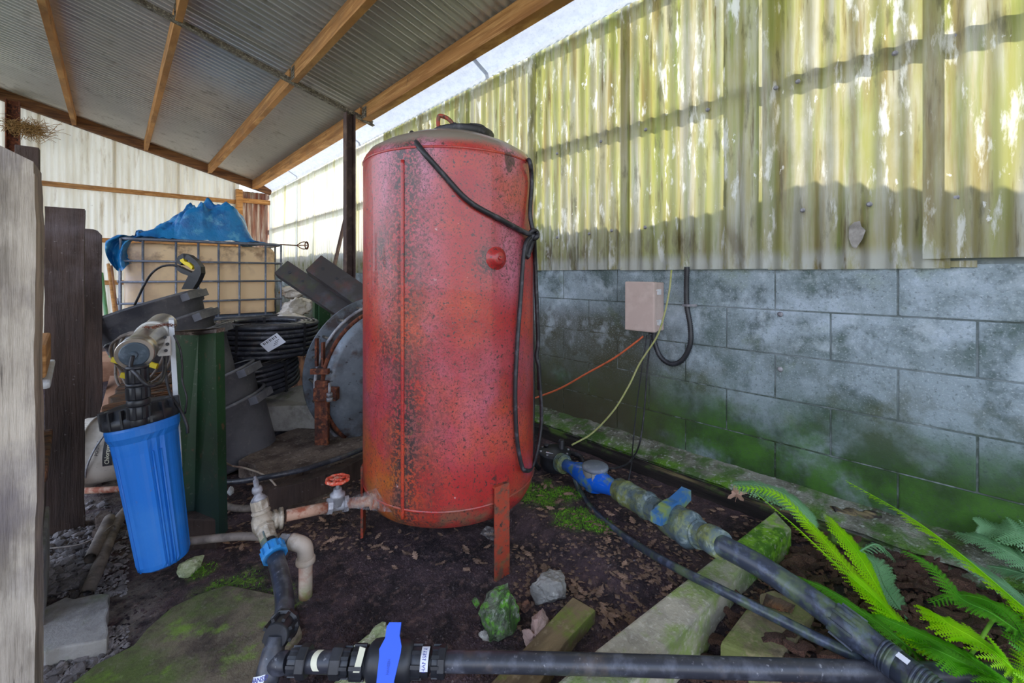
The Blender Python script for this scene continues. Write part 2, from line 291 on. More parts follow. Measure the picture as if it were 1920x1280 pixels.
M['mossblue'] = mat('mossy_blue_handle', hx('#2f66a0'), [(hx('#7c8f3c'), 14, .42, .56, I3, .9)], rough=.6)
M['greycap'] = mat('grey_cap', hx('#6d7480'), [(hx('#8d939c'), 20, .5, .66, I3)], rough=.5)
M['beige'] = mat('beige_box', hx('#c9b3aa'), [(hx('#a38f84'), 7, .52, .7, I3, .4), (hx('#e0cfc6'), 14, .5, .7, I3, .4)], rough=.55)
M['brass'] = mat('limed_brass', hx('#ada08f'), [(hx('#7d7263'), 16, .45, .62, I3), (hx('#cfc6ba'), 30, .52, .66, I3, .7), (hx('#7c4f34'), 12, .6, .7, I3, .6)], rough=.6, metal=.15, bump=[(90, .4, .001, I3)])
M['galv'] = mat('galvanised_fitting', hx('#a2a1a6'), [(hx('#76747c'), 20, .45, .62, I3), (hx('#c8c6c8'), 40, .54, .66, I3, .6)], rough=.55, metal=.3)
M['redwheel'] = mat('red_handwheel', hx('#c8452c'), [(hx('#e0a890'), 60, .52, .62, I3, .8)], rough=.6)
M['pvc'] = mat('dusty_white_pvc', hx('#b9a898'), [(hx('#8a7868'), 9, .48, .64, I3, .7), (hx('#d8ccc0'), 20, .52, .68, I3, .6), (hx('#7e9148'), 14, .4, .6, I3, (2, .07, .01), .9), (hx('#96543e'), 12, .45, .6, I3, (2, .125, .10), .6)], rough=.6, world=True)
M['greypvc'] = mat('grey_dusty_pipe', hx('#7a6e66'), [(hx('#a09488'), 10, .46, .64, I3, .8), (hx('#4c423c'), 20, .5, .62, I3, .6)], rough=.7)
M['stainless'] = mat('stainless_steel', hx('#bfb8ae'), [(hx('#8f877c'), 14, .5, .66, (1, 1, 1), .5)], rough=.28, metal=.85)
M['endcap'] = mat('blue_grey_cap', hx('#43505c'), [(hx('#6a7684'), 30, .5, .66, I3)], rough=.5)
M['whiteboard'] = mat('white_board', hx('#d9dade'), [(hx('#b0aca8'), 12, .5, .64, I3, .6)], rough=.7)
M['bracket'] = mat('white_bracket', hx('#d6d4cf'), [(hx('#aaa59e'), 12, .5, .66, I3, .5)], rough=.5)
M['greensteel'] = mat('green_painted_steel', hx('#244628'), [(hx('#182a1b'), 3, .45, .62, I3, .7), (hx('#6a4a38'), 24, .6, .68, I3, .8), (hx('#8a8a80'), 60, .62, .68, I3, .5), (hx('#24383a'), 3, .4, .6, I3, (2, .4, .15), .8)], rough=.4, coat=.2, world=True)
M['drumwhite'] = mat('dirty_white_drum', hx('#cfc6ba'), [(hx('#9a8c7c'), 5, .46, .64, I3, .7), (hx('#6e5f52'), 40, .62, .7, I3, .6)], rough=.6)
M['ibc'] = mat('ibc_plastic', hx('#ffe2b8'), [(hx('#c6a888'), 3, .5, .66, I3, .5), (hx('#8a6248'), 7, .47, .62, I3, (2, 1.0, 1.3), .75), (hx('#c8c0d0'), 2, .4, .6, I3, (0, .35, .05), .6)], rough=.55, world=True, transl=.3)
M['ibcwater'] = mat('ibc_lower', hx('#5a6c86'), [(hx('#76869c'), 4, .5, .66, I3, .5)], rough=.5)
M['cage'] = mat('cage_steel', hx('#6f7482'), [(hx('#8d92a0'), 20, .5, .64, I3)], rough=.45, metal=.4)
M['tarp'] = mat('blue_tarp', hx('#1c78b4'), [(hx('#0d5090'), 5, .48, .58, I3, .7), (hx('#6ab0d0'), 9, .56, .66, I3, .6)], rough=.4, bump=[(9, .6, .02, I3), (45, .3, .004, I3)])
M['yellow'] = mat('yellow_plastic', hx('#e8cc20'), [], rough=.45)
M['white'] = mat('white_label', hx('#dcdde6'), [], rough=.6)
M['tagpaper'] = mat('cream_tag', hx('#ddd9c0'), [], rough=.6)
M['navy'] = mat('navy_print', hx('#2b2f8c'), [], rough=.6)
M['ink'] = mat('dark_print', hx('#2b2a2e'), [], rough=.6)
M['redprint'] = mat('red_print', hx('#c04048'), [], rough=.6)
M['vessel'] = mat('vessel_steel', hx('#7e8792'), [(hx('#555a62'), 5, .44, .62, I3, .8), (hx('#a4aebc'), 12, .52, .68, I3, .5), (hx('#54423c'), 7, .54, .64, I3, .8), (hx('#2f2826'), 26, .62, .66, I3, .8), (hx('#4c3830'), 5, .45, .6, I3, (2, .28, .1), .8)], rough=.45, metal=.25, bump=[(30, .3, .003, I3)], world=True)
M['vesselflange'] = mat('dark_flange', hx('#5c5350'), [(hx('#80848c'), 8, .48, .62, I3, .8), (hx('#4a2f28'), 14, .52, .64, I3, .8)], rough=.6, metal=.2, bump=[(60, .5, .003, I3)])
M['channel'] = mat('dark_channel', hx('#3a3434'), [(hx('#5a5a62'), 5, .5, .66, I3, .6), (hx('#5c3630'), 8, .5, .64, I3, .6), (hx('#4d5a28'), 5, .56, .7, I3, .5)], rough=.45, bump=[(60, .3, .002, I3)])
M['sack'] = mat('white_sack', hx('#d8d0c8'), [(hx('#b0a290'), 6, .5, .64, I3, .6), (hx('#8a6a48'), 5, .6, .72, I3, .5)], rough=.8, bump=[(14, .8, .02, I3)])
M['straw'] = mat('straw', hx('#b08a58'), [], rough=.9, rand=.3)
M['yellowcable'] = mat('yellow_green_cable', hx('#a8a770'), [(hx('#8a9a3a'), 60, .5, .56, I3, .5)], rough=.5)
M['orange'] = mat('orange_cable', hx('#c96038'), [(hx('#8f4a30'), 20, .55, .64, I3, .6)], rough=.5)
M['stone'] = mat('grey_stone', hx('#9a9690'), [(hx('#65605c'), 14, .45, .62, I3), (hx('#c2beb6'), 40, .54, .66, I3, .7)], rough=.9, bump=[(60, .7, .005, I3)], rand=.25)
M['gravel'] = mat('gravel_stone', hx('#989090'), [(hx('#5a5350'), 30, .45, .62, I3)], rough=.9, bump=[(90, .6, .004, I3)], rand=.45)
M['mossstone'] = mat('mossy_stone', hx('#6d7463'), [(hx('#3d5a28'), 16, .4, .56, I3), (hx('#5f9a2c'), 34, .5, .62, I3, .9), (hx('#a0a498'), 50, .58, .68, I3, .8), (hx('#33392c'), 30, .52, .62, I3, .8)], rough=.9, bump=[(70, 1, .01, I3)])
M['pinkstone'] = mat('pink_stone', hx('#a98d84'), [(hx('#7c645c'), 12, .5, .64, I3)], rough=.9, bump=[(60, .6, .005, I3)])
M['lichenstone'] = mat('lichen_stone', hx('#a9b08a'), [(hx('#7a8a58'), 12, .45, .62, I3), (hx('#d8d8c0'), 40, .54, .66, I3, .7), (hx('#8a6a48'), 9, .58, .7, I3, .7)], rough=.9, bump=[(60, .8, .006, I3)])
M['paver'] = mat('paver', hx('#8a7c60'), [(hx('#5c5240'), 12, .45, .62, I3, .8), (hx('#71803a'), 9, .5, .62, I3, .7), (hx('#a89878'), 40, .54, .68, I3, .6)], rough=.9, bump=[(90, .7, .004, I3)])
M['bark'] = mat('bark_chip', hx('#6b4a3c'), [(hx('#3a2620'), 1, .42, .6, (14, 60, 20), .9), (hx('#9a7a66'), 1, .54, .68, (14, 60, 20), .7)], rough=.85, bump=[(20, .9, .006, (1, 5, 1))], rand=.5)
M['leafdry'] = mat('dry_leaf', hx('#9a7c68'), [(hx('#6a5046'), 20, .48, .64, I3, .7)], rough=.7, rand=.4, transl=.15)
M['leafred'] = mat('tan_leaf', hx('#c49a84'), [], rough=.7, transl=.2)
M['fern'] = mat('fern_green', hx('#62b41c'), [(hx('#3f9016'), 10, .45, .62, I3, .6)], rough=.45, transl=.5, rand=.25)
M['fernlight'] = mat('fern_bright_green', hx('#b8f00c'), [(hx('#8edc12'), 10, .45, .62, I3, .6)], rough=.45, transl=.55)
M['fernpale'] = mat('fern_pale_green', hx('#7fae7c'), [(hx('#5a9058'), 10, .45, .62, I3, .6)], rough=.35, transl=.35)
M['stem'] = mat('fern_stem', hx('#7fae38'), [], rough=.5, transl=.1)
M['grass'] = mat('moss_tuft', hx('#7cc024'), [(hx('#4c8a18'), 40, .45, .6, I3)], rough=.8, transl=.2)
M['web'] = mat('cobweb', hx('#a8a4a4'), [], rough=.9, transl=.3)
nm = M['web'].node_tree
_o = [n for n in nm.nodes if n.type == 'OUTPUT_MATERIAL'][0]; _s = _o.inputs[0].links[0].from_socket
_t = nm.nodes.new('ShaderNodeBsdfTransparent'); _m = nm.nodes.new('ShaderNodeMixShader'); _n = nm.nodes.new('ShaderNodeTexNoise'); _n.inputs['Scale'].default_value = 60; _n.inputs['Detail'].default_value = 5
_c = nm.nodes.new('ShaderNodeTexCoord'); _r = nm.nodes.new('ShaderNodeMapRange'); _r.inputs[1].default_value = .42; _r.inputs[2].default_value = .7; _r.inputs[4].default_value = .55; _r.inputs[3].default_value = .1
nm.links.new(_c.outputs['Object'], _n.inputs[0]); nm.links.new(_n.outputs[0], _r.inputs[0]); nm.links.new(_r.outputs[0], _m.inputs[0]); nm.links.new(_t.outputs[0], _m.inputs[1]); nm.links.new(_s, _m.inputs[2]); nm.links.new(_m.outputs[0], _o.inputs[0])
# ---------------------------------------------------------------- the setting
def sst(x, a, b):
    t = max(0, min(1, (x-a)/(b-a))); return t*t*(3-2*t)
MOSS = [(G(1010, 940), .13), (G(1075, 985), .10), (G(1120, 1000), .07), (G(435, 1105), .10), (G(500, 1140), .10), (G(960, 905), .10), (G(1060, 940), .08), (G(380, 1075), .05)]
def gz(x, y):
    z = .012*nz(x, y, 3)+.006*nz(x, y, 11, 3)+.0035*nz(x, y, 30, 5)
    if x > .5 and y < 2.4:
        z += .035*sst(x, 1.24, 1.32)*(1-sst(y, 2.0, 2.4)) - .03*math.exp(-((x-1.2)/.05)**2)*(1-sst(y, 1.5, 1.9))
    z += .03*math.exp(-((x-.95)**2+(y-1.95)**2)/.3)
    # bark bed right of the kerb
    if y < .55 and x > .7: z += .03*sst(.55-y, 0, .3)+.02*nz(x, y, 7, 9)
    return z
def floor_patch(name, x0, x1, y0, y1, st):
    nx = int((x1-x0)/st); ny = int((y1-y0)/st)
    mb = MB(); mb.grid(lambda u, v: V((x0+(x1-x0)*u, y0+(y1-y0)*v, gz(x0+(x1-x0)*u, y0+(y1-y0)*v))), nx, ny)
    o = ob(name, mb, M['soil'], kind='structure', origin=(0, 0, 0))
    ca = o.data.color_attributes.new('mask', 'FLOAT_COLOR', 'POINT')
    for i, v in enumerate(o.data.vertices):
        x, y = v.co.x, v.co.y
        m = 0
        for c, r in MOSS:
            d = math.hypot(x-c.x, y-c.y)/r
            if d < 1.6: m = max(m, 1-sst(d+.5*nz(x, y, 14, 2), .5, 1.15))
        g = (1-sst(x, .0, .22))*sst(y, 1.2, 1.6)
        ca.data[i].color = (m, 0, g, 1)
    return o
floor = floor_patch('floor', -3.2, 2.25, -.7, 3.2, .014)
mb = MB(); mb.grid(lambda u, v: V((-3.2+5.45*u, -3.5+2.8*v, gz(-3.2+5.45*u, -3.5+2.8*v))), 40, 30); ob('floor', mb, M['soil'], kind='structure', origin=(0, 0, 0))
mb = MB(); mb.grid(lambda u, v: V((-3.2+5.45*u, 3.2+6.4*v, gz(-3.2+5.45*u, 3.2+6.4*v))), 60, 70)
f2 = ob('floor', mb, M['soil'], kind='structure', origin=(0, 0, 0))
mb = MB(); mb.box((0, 4, -.06), (60, 60, .02)); og = ob('ground', mb, mat('outside_ground', hx('#6d7a50'), [(hx('#8a8468'), 1, .45, .6, I3)], rough=.95), kind='structure')
# block wall
WEND = -2.2
wallr = thing('wall_right', (2.3, 4.4, .1), kind='structure')
JX = .006
mb = MB(); mb.box((2.2945, (9.3+WEND)/2, .63), (.15, 9.3-WEND, 1.06)); ob('mortar', mb, M['mortar'], wallr)
bm_ = MB(); bm_.box((0, 0, 0), (.012, .42-JX, .2-JX), bev=.004)
bme = proto('block', bm_, M['block'])
for c in range(5):
    z = .2+.2*c; off = [.02, .228, .02, .228, .02][c] if False else (.228 if c % 2 == 0 else .02)
    y = off-2.52+.21
    while y < 9.1:
        if y > WEND-.2: pin(bme, 'block', (2.221+random.uniform(-.0015, .0015), y, z), wallr)
        y += .42
# ledge + edging
mb = MB(); mb.grid(lambda u, v: V((2.03+.2*u, WEND+(9.2-WEND)*v, .105+.035*u+.010*nz(u*2, v*98, 1)+.006*nz(u*9, v*300, 1))), 10, 420)
mb.prism([(2.03, WEND, .09), (2.23, WEND, .12), (2.23, 9.2, .12), (2.03, 9.2, .09)], 0, 0, (0, 0, -.12))
ob('trim_1', mb, M['ledge'], kind='structure')
# sheets on the right wall
sheets = thing('wall_right_cladding', (2.2, 4.4, 1.08), kind='structure')
def corr(y0, y1, z0, z1, xx, pitch=.0762, amp=.0108, spp=8, nzv=14, ph=0, wav=.0, axis='y'):
    n = max(2, int(round((y1-y0)/pitch*spp)))
    def fn(u, v):
        y = y0+(y1-y0)*u; z = z0+(z1-z0)*v
        a = math.cos((y-ph)/pitch*2*math.pi)
        x = xx-amp*a+wav*noise.noise(V((y*3, z*2, 1)))
        return V((x, y, z)) if axis == 'y' else V((y, x, z))
    return MB().grid(fn, n, nzv)
edges = [-2.2, -1.43, -.67, .085, .60, 1.37, 2.13, 2.89, 3.65, 4.41, 5.17, 5.93, 6.69, 7.45, 8.21]
for i, e in enumerate(edges):
    e1 = (edges[i+1] if i+1 < len(edges) else 9.15)+.07
    near = i in (0, 2)
    mbs = corr(e-(.05 if near else 0), e1, (1.118 if near else 1.083+.004*(i % 3)), 2.62+.012*(i % 2), 2.188+(.010 if i % 2 else 0)-(0 if not near else .014), wav=.004)
    s_ = ob('sheet', mbs, M['sheet'] if e < 4.4 else M['sheet_far'], sheets)
mbp = MB(); mbp.prism([(2.205, .02, 1.11), (2.205, .20, 1.11), (2.205, .22, 1.088), (2.205, .02, 1.086)], 0, 0, (.006, 0, 0)); ob('sheet_offcut', mbp, M['sheet'], sheets)
scr = MB(); scr.lathe([(0, .0105), (.003, .0105), (.005, .006), (.009, .006)], (0, 0, 0), (-1, 0, 0), 8)
sme = proto('roofing_screw', scr, M['galv'])
for (px, py) in [(1790, 68), (1678, 100), (1496, 153), (1455, 165), (1327, 206), (1211, 243), (1127, 265), (1045, 288), (1792, 370), (1630, 383), (1505, 394), (1210, 426), (1147, 432), (1105, 438), (1045, 445)]:
    p = XP(px, py, 2.172); pin(sme, 'roofing_screw', p, sheets)
hole = MB(); hp = [XP(x, y, 2.176) for x, y in [(1592, 425), (1602, 416), (1612, 414), (1615, 424), (1623, 432), (1617, 448), (1605, 466), (1597, 462), (1591, 445)]]
hole.prism(hp, 0, 0, (.003, 0, 0)); ob('dent_patch', hole, M['conc'], sheets)
# girts behind
for z in (1.30, 1.93, 2.60):
    mb = MB(); mb.box((2.245, 3.5, z), (.045, 11.4, .05)); ob('girt', mb, M['darkpine'], sheets)
for y in (-1.6, .66, 2.95, 5.2, 7.45, 9.0):
    mb = MB(); mb.box((2.31, y, 1.85), (.09, .07, 1.5)); ob('stud', mb, M['darkpine'], sheets)
# unseen bank added outside, shaped to shade the foot of the sheets
mb = MB(); mb.grid(lambda u, v: V((2.52+1.3*u, -2.6+12.2*v, 1.64+.07*nz(0, v*14.7, 1)+.05*nz(u*5, v*49, 1)+.10*math.exp(-((v*12.2-2.75)/.22)**2)-.5*u*0)), 12, 200)
mb.prism([(2.52, -2.6, 1.4), (3.8, -2.6, 1.4), (3.8, 9.6, 1.4), (2.52, 9.6, 1.4)], 0, 0, (0, 0, -1.4))
ob('shade_bank', mb, mat('bank', hx('#56693a'), [(hx('#39492a'), 5, .4, .6, I3)], rough=.95), kind='structure')
# roof ----------------------------------------------------------
def U(x): return 2.57+.268*(2.13-x)
RN = V((.268, 0, 1)).normalized()
ceil = thing('ceiling', (0, 4.3, 3.2), kind='structure')
rx0, rx1 = -2.6, 2.02
def roofsheet(y0, y1, k):
    n = int(round((y1-y0)/.076*8))
    def fn(u, v):
        y = y0+(y1-y0)*u; x = rx0+(rx1-rx0)*v
        return V((x, y, U(x)+.155+.0105*math.cos(y/.0762*2*math.pi)+.003*(k % 2)))
    return MB().grid(fn, n, 3)
y = -2.2; k = 0
while y < 9.2:
    y1 = min(y+.762, 9.25); ob('roof_sheet', roofsheet(y-.03, y1+.03, k), M['roof'], ceil); y = y1; k += 1
for x, w in ((-2.45, .05), (-1.28, .05), (-.434, .05), (.373, .05), (1.215, .055), (1.90, .09)):
    for (ya, yb) in ((-2.2, 4.27), (4.33, 9.1)):
        mb = MB(); L_ = yb-ya; hgt = .145
        mb.box((x, (ya+yb)/2, U(x)+hgt/2), (w, L_, hgt), bev=.004); o = ob('purlin', mb, M['pine'], ceil)
    mb = MB()   # toothed joining plate by the steel bar
    if x > -.5:
        mb.box((x-w/2-.003, 4.22, U(x)+.06), (.003, .10, .11)); 
        for a in range(4):
            for b2 in range(3): mb.box((x-w/2-.006, 4.185+.024*a, U(x)+.025+.032*b2), (.004, .006, .012))
        ob('nail_plate', mb, M['steelbar'], ceil)
def slopebox(name, x0, x1, y, w, h, dz, m, par=None, **k):
    a = V((x0, y, U(x0)+dz)); b2 = V((x1, y, U(x1)+dz)); D = (b2-a).normalized(); N = V((0, 1, 0)).cross(D)*-1
    R = Matrix((D, V((0, 1, 0)), N)).transposed(); mb = MB(); mb.box((a+b2)/2, ((b2-a).length, w, h), R, bev=.003); return ob(name, mb, m, par, **k)
slopebox('rafter', -2.6, 2.18, 9.08, .09, .15, .075, M['darkpine'], ceil)
slopebox('rafter', -2.6, 1.99, 4.3, .055, .008, .0, M['steelbar'], ceil)
slopebox('rafter_web', -2.6, 1.99, 4.325, .007, .055, .028, M['steelbar'], ceil)
# flashing strip between roof edge and wall
for k in range(5):
    ya = -2.2+2.42*k; mb = MB(); dd = .004*(k % 2)
    pr = [(1.955, U(1.955)+.15), (2.00, U(2.0)+.135), (2.165, 2.645), (2.176, 2.605)]
    n0 = len(pr); vs = [(x, ya, z+dd) for x, z in pr]+[(x, ya+2.46, z+dd) for x, z in pr]
    mb.add(vs, [(i, i+1, n0+i+1, n0+i) for i in range(n0-1)]); ob('flashing', mb, M['flash'], ceil)
# back wall
wb = thing('wall_back', (0, 9.2, 0), kind='structure')
x = -3.2; k = 0
while x < 1.64:
    x1 = min(x+.8, 1.66); ob('sheet', corr(x-.02, x1+.02, .0, U(x)+.03, 9.2+.006*(k % 2), axis='x', wav=.004, amp=.015), M['whitesheet'], wb); x = x1; k += 1
ob('sheet', corr(1.66, 2.2, .0, 2.6, 9.24, axis='x'), M['rustsheet'], wb)
for z, xa in ((2.375, -3.2), (1.59, -3.2), (.94, -3.2)):
    mb = MB(); mb.box(((xa+1.62)/2, 9.15, z), (1.62-xa, .045, .07)); ob('girt', mb, M['pine'], wb)
mb = MB(); mb.box((1.93, 9.17, 2.42), (.5, .05, .08)); ob('girt', mb, M['pine'], wb)
mb = MB(); mb.box((1.665, 9.12, 1.3), (.10, .09, 2.6)); ob('post', mb, M['pine'], wb)
# posts
mb = MB(); mb.box((1.735, 4.34, 1.34), (.085, .008, 2.66)); mb.box((1.692, 4.30, 1.34), (.008, .08, 2.66)); mb.box((1.778, 4.30, 1.34), (.008, .08, 2.66))
ob('steel_post', mb, M['brownsteel'], label='brown steel channel post rising behind the red tank to the roof bar', cat='post')
p = YP(25, 240, 9.0); mb = MB(); mb.box((p.x, 9.0, 1.72), (.13, .012, 3.44)); mb.box((p.x-.06, 8.96, 1.72), (.012, .09, 3.44)); mb.box((p.x+.06, 8.96, 1.72), (.012, .09, 3.44))
ob('rusty_post', mb, M['rust'], label='rust-brown steel post against the far white wall at the left edge', cat='post')
# diagonal brace on right wall
a = XP(1490/5.565+360+5, 640/5.565+380, 2.1); b2 = XP(1600/5.565+360, 410, 2.12)
_a, _b = PD(647, 412, 5.2), PD(627, 497, 5.1); mb = MB(); mb.cyl(_a+(_b-_a)*(_a.z/(_a.z-_b.z)), _a, .022); ob('leaning_pole', mb, M['brownsteel'], label='thin brown pole leaning against the far translucent sheets beside the steel post', cat='pole')
# ---------------------------------------------------------------- the red tank
TC = V((1.023, 1.493, 0)); TR = .342
def TS(px, py, off=0.0, z=None):
    r = ray(px, py); R_ = TR+off; dx, dy = r.x, r.y
    a = dx*dx+dy*dy; bq = -2*(dx*TC.x+dy*TC.y); c = TC.x**2+TC.y**2-R_*R_; disc = bq*bq-4*a*c
    if disc < 0: d = -bq/(2*a)
    else: d = (-bq-math.sqrt(disc))/(2*a)
    p = V((0, 0, H))+r*d
    if disc < 0:
        e = V((p.x-TC.x, p.y-TC.y, 0)).normalized()*R_; p = V((TC.x+e.x, TC.y+e.y, p.z))
    return p
tank = thing('pressure_tank', (TC.x, TC.y, 0), 'tall red rusting steel pressure tank standing on flat legs in the soil', 'tank')
prof = [(.165, .0), (.17, .20), (.18, .285), (.20, .318), (.235, .337), (.275, TR), (.6, TR), (1.0, TR), (1.47, TR), (1.498, .341), (1.512, .334), (1.535, .318), (1.565, .27), (1.60, .19), (1.622, .10), (1.628, 0)]
prof2 = prof[:5]+[(.275+1.195*i/60, TR) for i in range(61)]+prof[9:]
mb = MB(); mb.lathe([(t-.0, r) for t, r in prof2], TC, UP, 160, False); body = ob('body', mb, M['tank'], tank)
sm_ = TS(755, 500); SA = math.atan2(sm_.y-TC.y, sm_.x-TC.x); LA = math.atan2(-TC.y, -TC.x)
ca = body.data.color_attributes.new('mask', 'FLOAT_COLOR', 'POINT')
for i, v in enumerate(body.data.vertices):
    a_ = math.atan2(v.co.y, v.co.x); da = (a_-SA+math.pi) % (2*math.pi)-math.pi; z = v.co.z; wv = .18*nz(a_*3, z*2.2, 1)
    st_ = math.exp(-((da-.02+wv*.5)/.16)**2)*(1.0+.6*nz(z*3, 2, 1)) + .35*math.exp(-((da-.34+wv)/.12)**2)*sst(z, .9, .4)+.9*math.exp(-((da+.28)/.13)**2-((z-1.13)/.09)**2)+.7*math.exp(-((da+.22)/.15)**2-((z-.80)/.08)**2)+1.1*math.exp(-((da-.86)/.13)**2-((z-1.105)/.05)**2)
    sheen = math.exp(-((da+.2)/.16)**2)*sst(z, .6, .95)+math.exp(-((da-.24)/.16)**2)*sst(z, .5, 1.0)+math.exp(-((da-1.15)/.22)**2)*sst(z, .9, 1.1)+.5*sst(z, .35, .5)*(1-sst(z, .7, .9))  # upright bands of reflected-light sheen, painted through the green channel
    og_ = sst(-da, -.15, .15)*(1-sst(z, .38, .62))+.5*math.exp(-((da-.1)/.2)**2)*(1-sst(z, .25, .4))
    ca.data[i].color = (min(1, st_), min(1, sheen), min(1, og_), 1)
mb = MB(); mb.tube([TS(755-0*i, 300+i*8) for i in range(85)], .007, 8); ob('weld_seam', mb, M['tank'], tank)
mb = MB(); mb.lathe([(0, TR+.0005), (.004, TR+.004), (.008, TR+.0005)], TC+UP*.262, UP, 96, False); ob('rim_weld', mb, M['tank'], tank)
mb = MB(); mb.lathe([(0, TR+.0005), (.004, TR+.003), (.008, TR+.0005)], TC+UP*1.485, UP, 96, False); ob('rim_weld', mb, M['tank'], tank)
# cap
cc = PD(868, 252, 1.80); cc.z = 1.626
mb = MB(); mb.lathe([(-.02, .125), (.012, .13), (.018, .127), (.018, .05)], cc, UP, 40); 
for k in range(10):
    a = k*math.pi/5; mb.cyl(cc+V((math.cos(a)*.105, math.sin(a)*.105, .015)), cc+V((math.cos(a)*.105, math.sin(a)*.105, .027)), .009, n=6)
ob('cap_flange', mb, M['rubber'], tank)
c2 = cc+RV*.045+UP*.018; mb = MB(); mb.lathe([(0, .045), (.016, .045), (.018, .048), (.028, .048), (.03, .04)], c2, UP, 24); ob('plug', mb, M['rubber'], tank)
h0 = PD(822, 246, 1.78); h0.z = 1.645
mb = MB(); mb.tube(spline([h0, h0+UP*.055, h0+UP*.066+RV*.012, h0+RV*.05+UP*.045, h0+RV*.085-UP*.015], 8), .0085, 10); ob('lifting_loop', mb, M['rustred'], tank)
# boss
p = TS(931, 484); e = V((p.x-TC.x, p.y-TC.y, 0)).normalized()
mb = MB(); mb.lathe([(-.012, .050), (.001, .040), (.004, .026), (.016, .024), (.019, .018), (.020, .002)], p, e, 32); mb.lathe([(.018, .008), (.03, .006)], p, e, 6); ob('blanked_port', mb, M['tank'], tank)
# legs
def leg(p, e, zt):
    t = UP.cross(e); R = Matrix((t, e, UP)).transposed(); mb = MB(); mb.box(V((p.x, p.y, zt/2-.01)), (.062, .010, zt+.02), R, .002)
    mb.box(V((p.x, p.y, zt))-e*.012, (.062, .03, .008), R); return ob('leg', mb, M['rustred'], tank)
p = TS(941, 1000, .012); e = V((p.x-TC.x, p.y-TC.y, 0)).normalized(); leg(p, e, .325)
for s in (1, -1):
    e2 = Matrix.Rotation(s*2*math.pi/3, 3, 'Z')@e; q = TC+e2*(TR+.004); leg(q, e2, .30)
# strap
strap = thing('rubber_hose', (TC.x+.2, TC.y, .4), 'black rubber strap slung over the red tank, knotted and hanging in a loop', 'hose')
kn = TS(1001, 440, .03)
def dm(px, py, r_): return TS(px, py, r_)
top = TS(768, 262, .0); tpath = [TC+V((.18, .28, 1.585)), TC+V((-.05, .2, 1.625)), PD(772, 249, 1.66), TS(786, 275, .010), TS(832, 328, .012), TS(880, 378, .013), TS(940, 412, .014), TS(985, 436, .018), kn]
mb = MB(); mb.tube(spline(tpath, 8), .0095, 10); ob('diagonal_run', mb, M['rubber'], strap)
mb = MB(); mb.tube(spline([kn, TS(994, 400, .015), TS(997, 340, .012), TS(992, 300, .012), TC+Matrix.Rotation(0, 3, 'Z')@V((.30, -.12, 1.53)), TC+V((.2, .1, 1.60)), TC+V((.18, .28, 1.585))], 8), .0085, 10); ob('shoulder_run', mb, M['rubber'], strap)
mb = MB(); mb.tube(spline([kn, TS(984, 462, .02), TS(976, 560, .014), TS(969, 660, .013), TS(966, 740, .013), TS(969, 820, .014), TS(978, 872, .022), TS(986, 882, .03), PD(996, 878, 1.72), PD(1007, 845, 1.74), PD(1015, 790, 1.76), PD(1013, 730, 1.76), PD(1008, 670, 1.76)], 8), .0088, 10, flat=.75); ob('hanging_loop', mb, M['rubber'], strap)
mb = MB(); mb.tube(spline([kn, PD(1003, 480, 1.74), PD(1006, 560, 1.75), PD(1009, 640, 1.76), PD(1006, 668, 1.76), PD(1011, 690, 1.76), PD(1011, 730, 1.78)], 8), .0085, 10); ob('rope_end', mb, M['rubber'], strap)
mb = MB(); f = [kn+RV*.014*math.cos(a)+UP*.016*math.sin(a)+FV*.010*math.sin(2*a)-FV*.012 for a in [i*math.pi/6 for i in range(13)]]
mb.tube(f, .009, 8); mb.tube(spline([kn-FV*.01, kn-RV*.02-UP*.03-FV*.012, kn-RV*.032-UP*.07-FV*.006, kn-RV*.018-UP*.085], 6), .011, 8); mb.tube(spline([kn-FV*.01, kn-RV*.01-UP*.04, kn-RV*.022-UP*.08], 6), .009, 8); ob('knot', mb, M['rubber'], strap)
def ridged(pts, r, m, name, parent=None, pitch=.006, depth=.18, **k):
    pts = spline(pts, 10); out = [pts[0]]; acc = 0
    for a, b_ in zip(pts, pts[1:]):
        L_ = (b_-a).length; n = max(1, int(L_/(pitch/2)))
        for j in range(n): out.append(a+(b_-a)*((j+1)/n))
    cnt = len(out); mb = MB(); idx = [0]
    mb.tube(out, r, 10, rf=lambda t: r*(1-depth*(int(round(t*(cnt-1))) % 2))); return ob(name, mb, m, parent, **k)
ridged([PD(997, 505, 2.02), PD(998, 620, 2.02), PD(999, 740, 2.02), PD(999, 850, 2.0), G(1012, 882, .015)], .011, M['black'], 'corrugated_conduit', label='thin black corrugated conduit running down behind the right edge of the red tank', cat='conduit')
# ---------------------------------------------------------------- brass and pvc pipework left of the tank
valve = thing('gate_valve', PD(632, 945, 1.6), 'grey gate valve with red handwheel on the rusty pipe beside the tank', 'valve')
a = PD(505, 973, 1.45); b_ = PD(618, 950, 1.56); c = PD(715, 935, 1.66); D1 = (b_-a).normalized()
vb = PD(633, 946, 1.575); D2 = (c-b_).normalized()
mb = MB(); mb.lathe([(-.035, .024), (-.02, .024), (-.02, .031), (-.034, .031)][:2]+[(-.02, .020), (.02, .020), (.02, .024), (.036, .024)], vb, D2, 20)
for t in (-.036, .02): mb.lathe([(t, .028), (t+.016, .028)], vb, D2, 8, smooth=False)
mb.lathe([(0, .022), (.03, .021), (.032, .026), (.042, .026), (.046, .016), (.06, .014)], vb, UP, 16); ob('valve_body', mb, M['galv'], valve)
mb = MB(); mb.cyl(vb+UP*.055, vb+UP*.098, .006); ob('spindle', mb, M['galv'], valve)
mb = MB(); wc = vb+UP*.092
ring = [wc+V((math.cos(t)*.036*(1+.05*math.cos(8*t)), math.sin(t)*.036*(1+.05*math.cos(8*t)), 0)) for t in [i*math.pi/24 for i in range(49)]]
